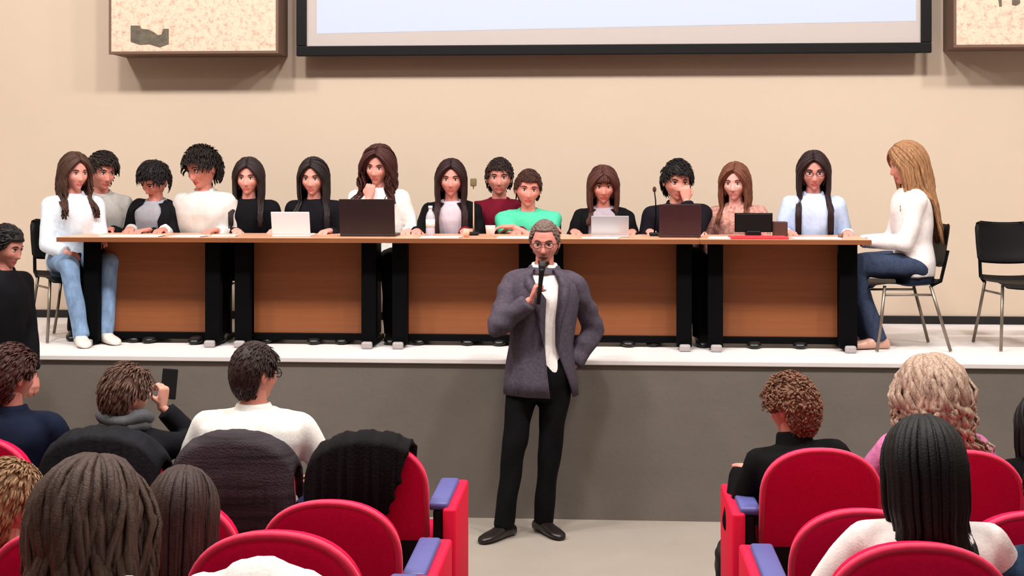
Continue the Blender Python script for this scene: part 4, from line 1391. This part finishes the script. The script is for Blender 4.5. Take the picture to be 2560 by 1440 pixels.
laptop(1648, 1752, 512, 9.06, M_DKLAP2, 'maroon-black laptop in front of the young man in navy', 10)
def on_table(name, px, Y, parts, label, cat, rz=0, group=None):
    """parts: (name, geo, material, smooth) in coordinates standing on the table top"""
    if len(parts) == 1:
        n_, g, m, s = parts[0]
        o = link(name, g[0], g[1], m, None, s)
    else:
        o = empty(name, (0, 0, 0))
        for n_, g, m, s in parts:
            link(n_, g[0], g[1], m, o, s)
    o.location = (at(px, Y), Y, TZ + .0008); o.rotation_euler = (0, 0, rz)
    tag(o, label, cat, group)
    return o
# small monitor, red folder, brown box
on_table('portable_monitor', 1884, 9.22, [('screen_back', bevel_box(-.122, .122, -.008, .006, .035, .155, .006), M_BLACK, False), ('bezel', bevel_box(-.126, .126, -.004, .010, .030, .158, .003), M_BLACKM, False), ('stand', bevel_box(-.05, .05, -.02, .09, 0, .04, .008), M_BLACK, False)], 'small black monitor standing above the red folder', 'monitor')
on_table('folder', 1895, 8.98, [('cover', bevel_box(-.185, .185, -.11, .11, 0, .014, .003), mat('red_folder', (214, 48, 62), .45), False)], 'flat red folder lying on the right end table', 'folder')
on_table('box', 1950, 9.24, [('carton', bevel_box(-.045, .045, -.05, .05, 0, .10, .004), mat('brown_box', (70, 38, 30), .6, .1), False)], 'small dark brown box beside the portable monitor', 'box')
# bottle
def lathe(prof, n=20):
    return tube([(0, 0, z) for r, z in prof], [r for r, z in prof], n)
M_PET = mat('clear_bottle', (214, 206, 218), .15, trans=.35, spec=.6)
on_table('water_bottle', 1076, 9.10, [('bottle_body', lathe([(.028, 0), (.031, .006), (.031, .05), (.029, .06), (.031, .07), (.031, .13), (.024, .155), (.012, .175), (.012, .19)]), M_PET, True), ('bottle_label', lathe([(.0316, .065), (.0316, .115)]), M_PAPER, True), ('bottle_cap', lathe([(.014, .186), (.0145, .204), (.012, .206)]), mat('cap_white', (220, 214, 220), .4), True)], 'clear water bottle in front of the woman with straight dark hair', 'bottle')
on_table('cup', 1226, 9.02, [('cup', lathe([(.024, 0), (.034, .075), (.0345, .078), (.031, .076), (.023, .006)]), M_PAPER, True)], 'white paper cup before the young man in maroon', 'cup')
on_table('cup', 1166, 9.00, [('cup', lathe([(.017, 0), (.024, .055), (.0245, .057), (.021, .055), (.016, .006)]), mat('peach_cup', (232, 178, 154), .5), True)], 'small peach cup left of the white paper cup', 'cup')
on_table('pen_holder', 2101, 9.02, [('holder', lathe([(.016, 0), (.018, .03), (.014, .03), (.012, .004)]), mat('brown_cup', (116, 88, 70), .5), True)], 'tiny brown pot near the right end of the tables', 'pot')
for px, Y, w_, d_, rz, lb in ((1100, 8.96, .26, .14, .04, 'white paper sheets beside the water bottle'), (1290, 8.95, .24, .14, -.05, 'white paper sheets before the young man in green'), (1500, 8.94, .24, .10, .02, 'white paper sheets before the silver laptop'), (1800, 9.0, .15, .16, -.1, 'white paper sheets left of the red folder'), (2040, 8.98, .30, .18, .03, 'white paper sheets before the woman in light blue'), (330, 9.0, .40, .18, .05, 'white paper sheets before the young man in grey'), (470, 8.98, .22, .16, -.06, 'white paper sheets before the tall young man'), (560, 9.08, .16, .12, .2, 'open notebook right of the tall young man')):
    on_table('paper_sheets', px, Y, [('sheets', join([bevel_box(-w_ / 2, w_ / 2, -d_ / 2, d_ / 2, 0, .004, .0005), bevel_box(-w_ / 2 + .01, w_ / 2 + .012, -d_ / 2 + .006, d_ / 2 + .004, .004, .006, .0005)]), M_PAPER, False)], lb, 'papers', rz, 'papers on the conference tables')
# gooseneck microphones
M_OLIVE = mat('olive_foam', (112, 98, 68), .9, bump=.3)
on_table('gooseneck_microphone', 1184, 9.28, [('mic_base', bevel_box(-.035, .035, -.05, .05, 0, .022, .008), M_BLACK, False), ('gooseneck', tube([(0, .0, .02), (0, .0, .14), (0, -.004, .28), (0, -.012, .34)], [.006, .005, .004, .004], 8), mat('beige_stem', (196, 172, 148), .5), True), ('mic_head', bevel_box(-.021, .021, -.035, .005, .335, .39, .009, 3), M_OLIVE, True)], 'thin table microphone with an olive head left of the young man in maroon', 'microphone')
on_table('gooseneck_microphone', 1636, 9.28, [('mic_base', bevel_box(-.035, .035, -.05, .05, 0, .022, .008), M_BLACK, False), ('gooseneck', tube([(0, .0, .02), (0.01, .0, .14), (.008, -.004, .24), (0, -.012, .30)], [.006, .005, .004, .004], 8), M_BLACKM, True), ('mic_head', ellipsoid((0, -.014, .315), (.013, .013, .02), 10, 8), mat('brown_foam', (70, 42, 28), .9), True)], 'thin black table microphone left of the black-haired young man', 'microphone')

# hair clip of the curly woman, bag in the aisle, paper in the lower right
def place(name, geo, m, loc, label, cat, rot=(0, 0, 0), smooth=True):
    o = link(name, geo[0], geo[1], m, None, smooth)
    o.location = loc; o.rotation_euler = rot
    tag(o, label, cat)
    return o
bx = at(1848, 6.42)
bag = empty('backpack', (bx, 6.42, .10))
tag(bag, 'black backpack on the floor at the aisle, left of the front right row', 'bag')
v, f = remesh([bevel_box(-.11, .11, -.09, .09, .0, .36, .06, 4), bevel_box(-.085, .085, -.13, -.05, .03, .22, .04, 3)], .012, 3)
link('bag_body', wrinkle(v, f, .006, (24, 24, 20), 3), f, mat('black_nylon', (22, 20, 20), .6, .2, (20, 20, 20)), bag)
link('handle', *tube([(-.03, 0, .355), (-.028, 0, .40), (0, 0, .425), (.028, 0, .40), (.03, 0, .355)], .008, 8), M_BLACK, bag)
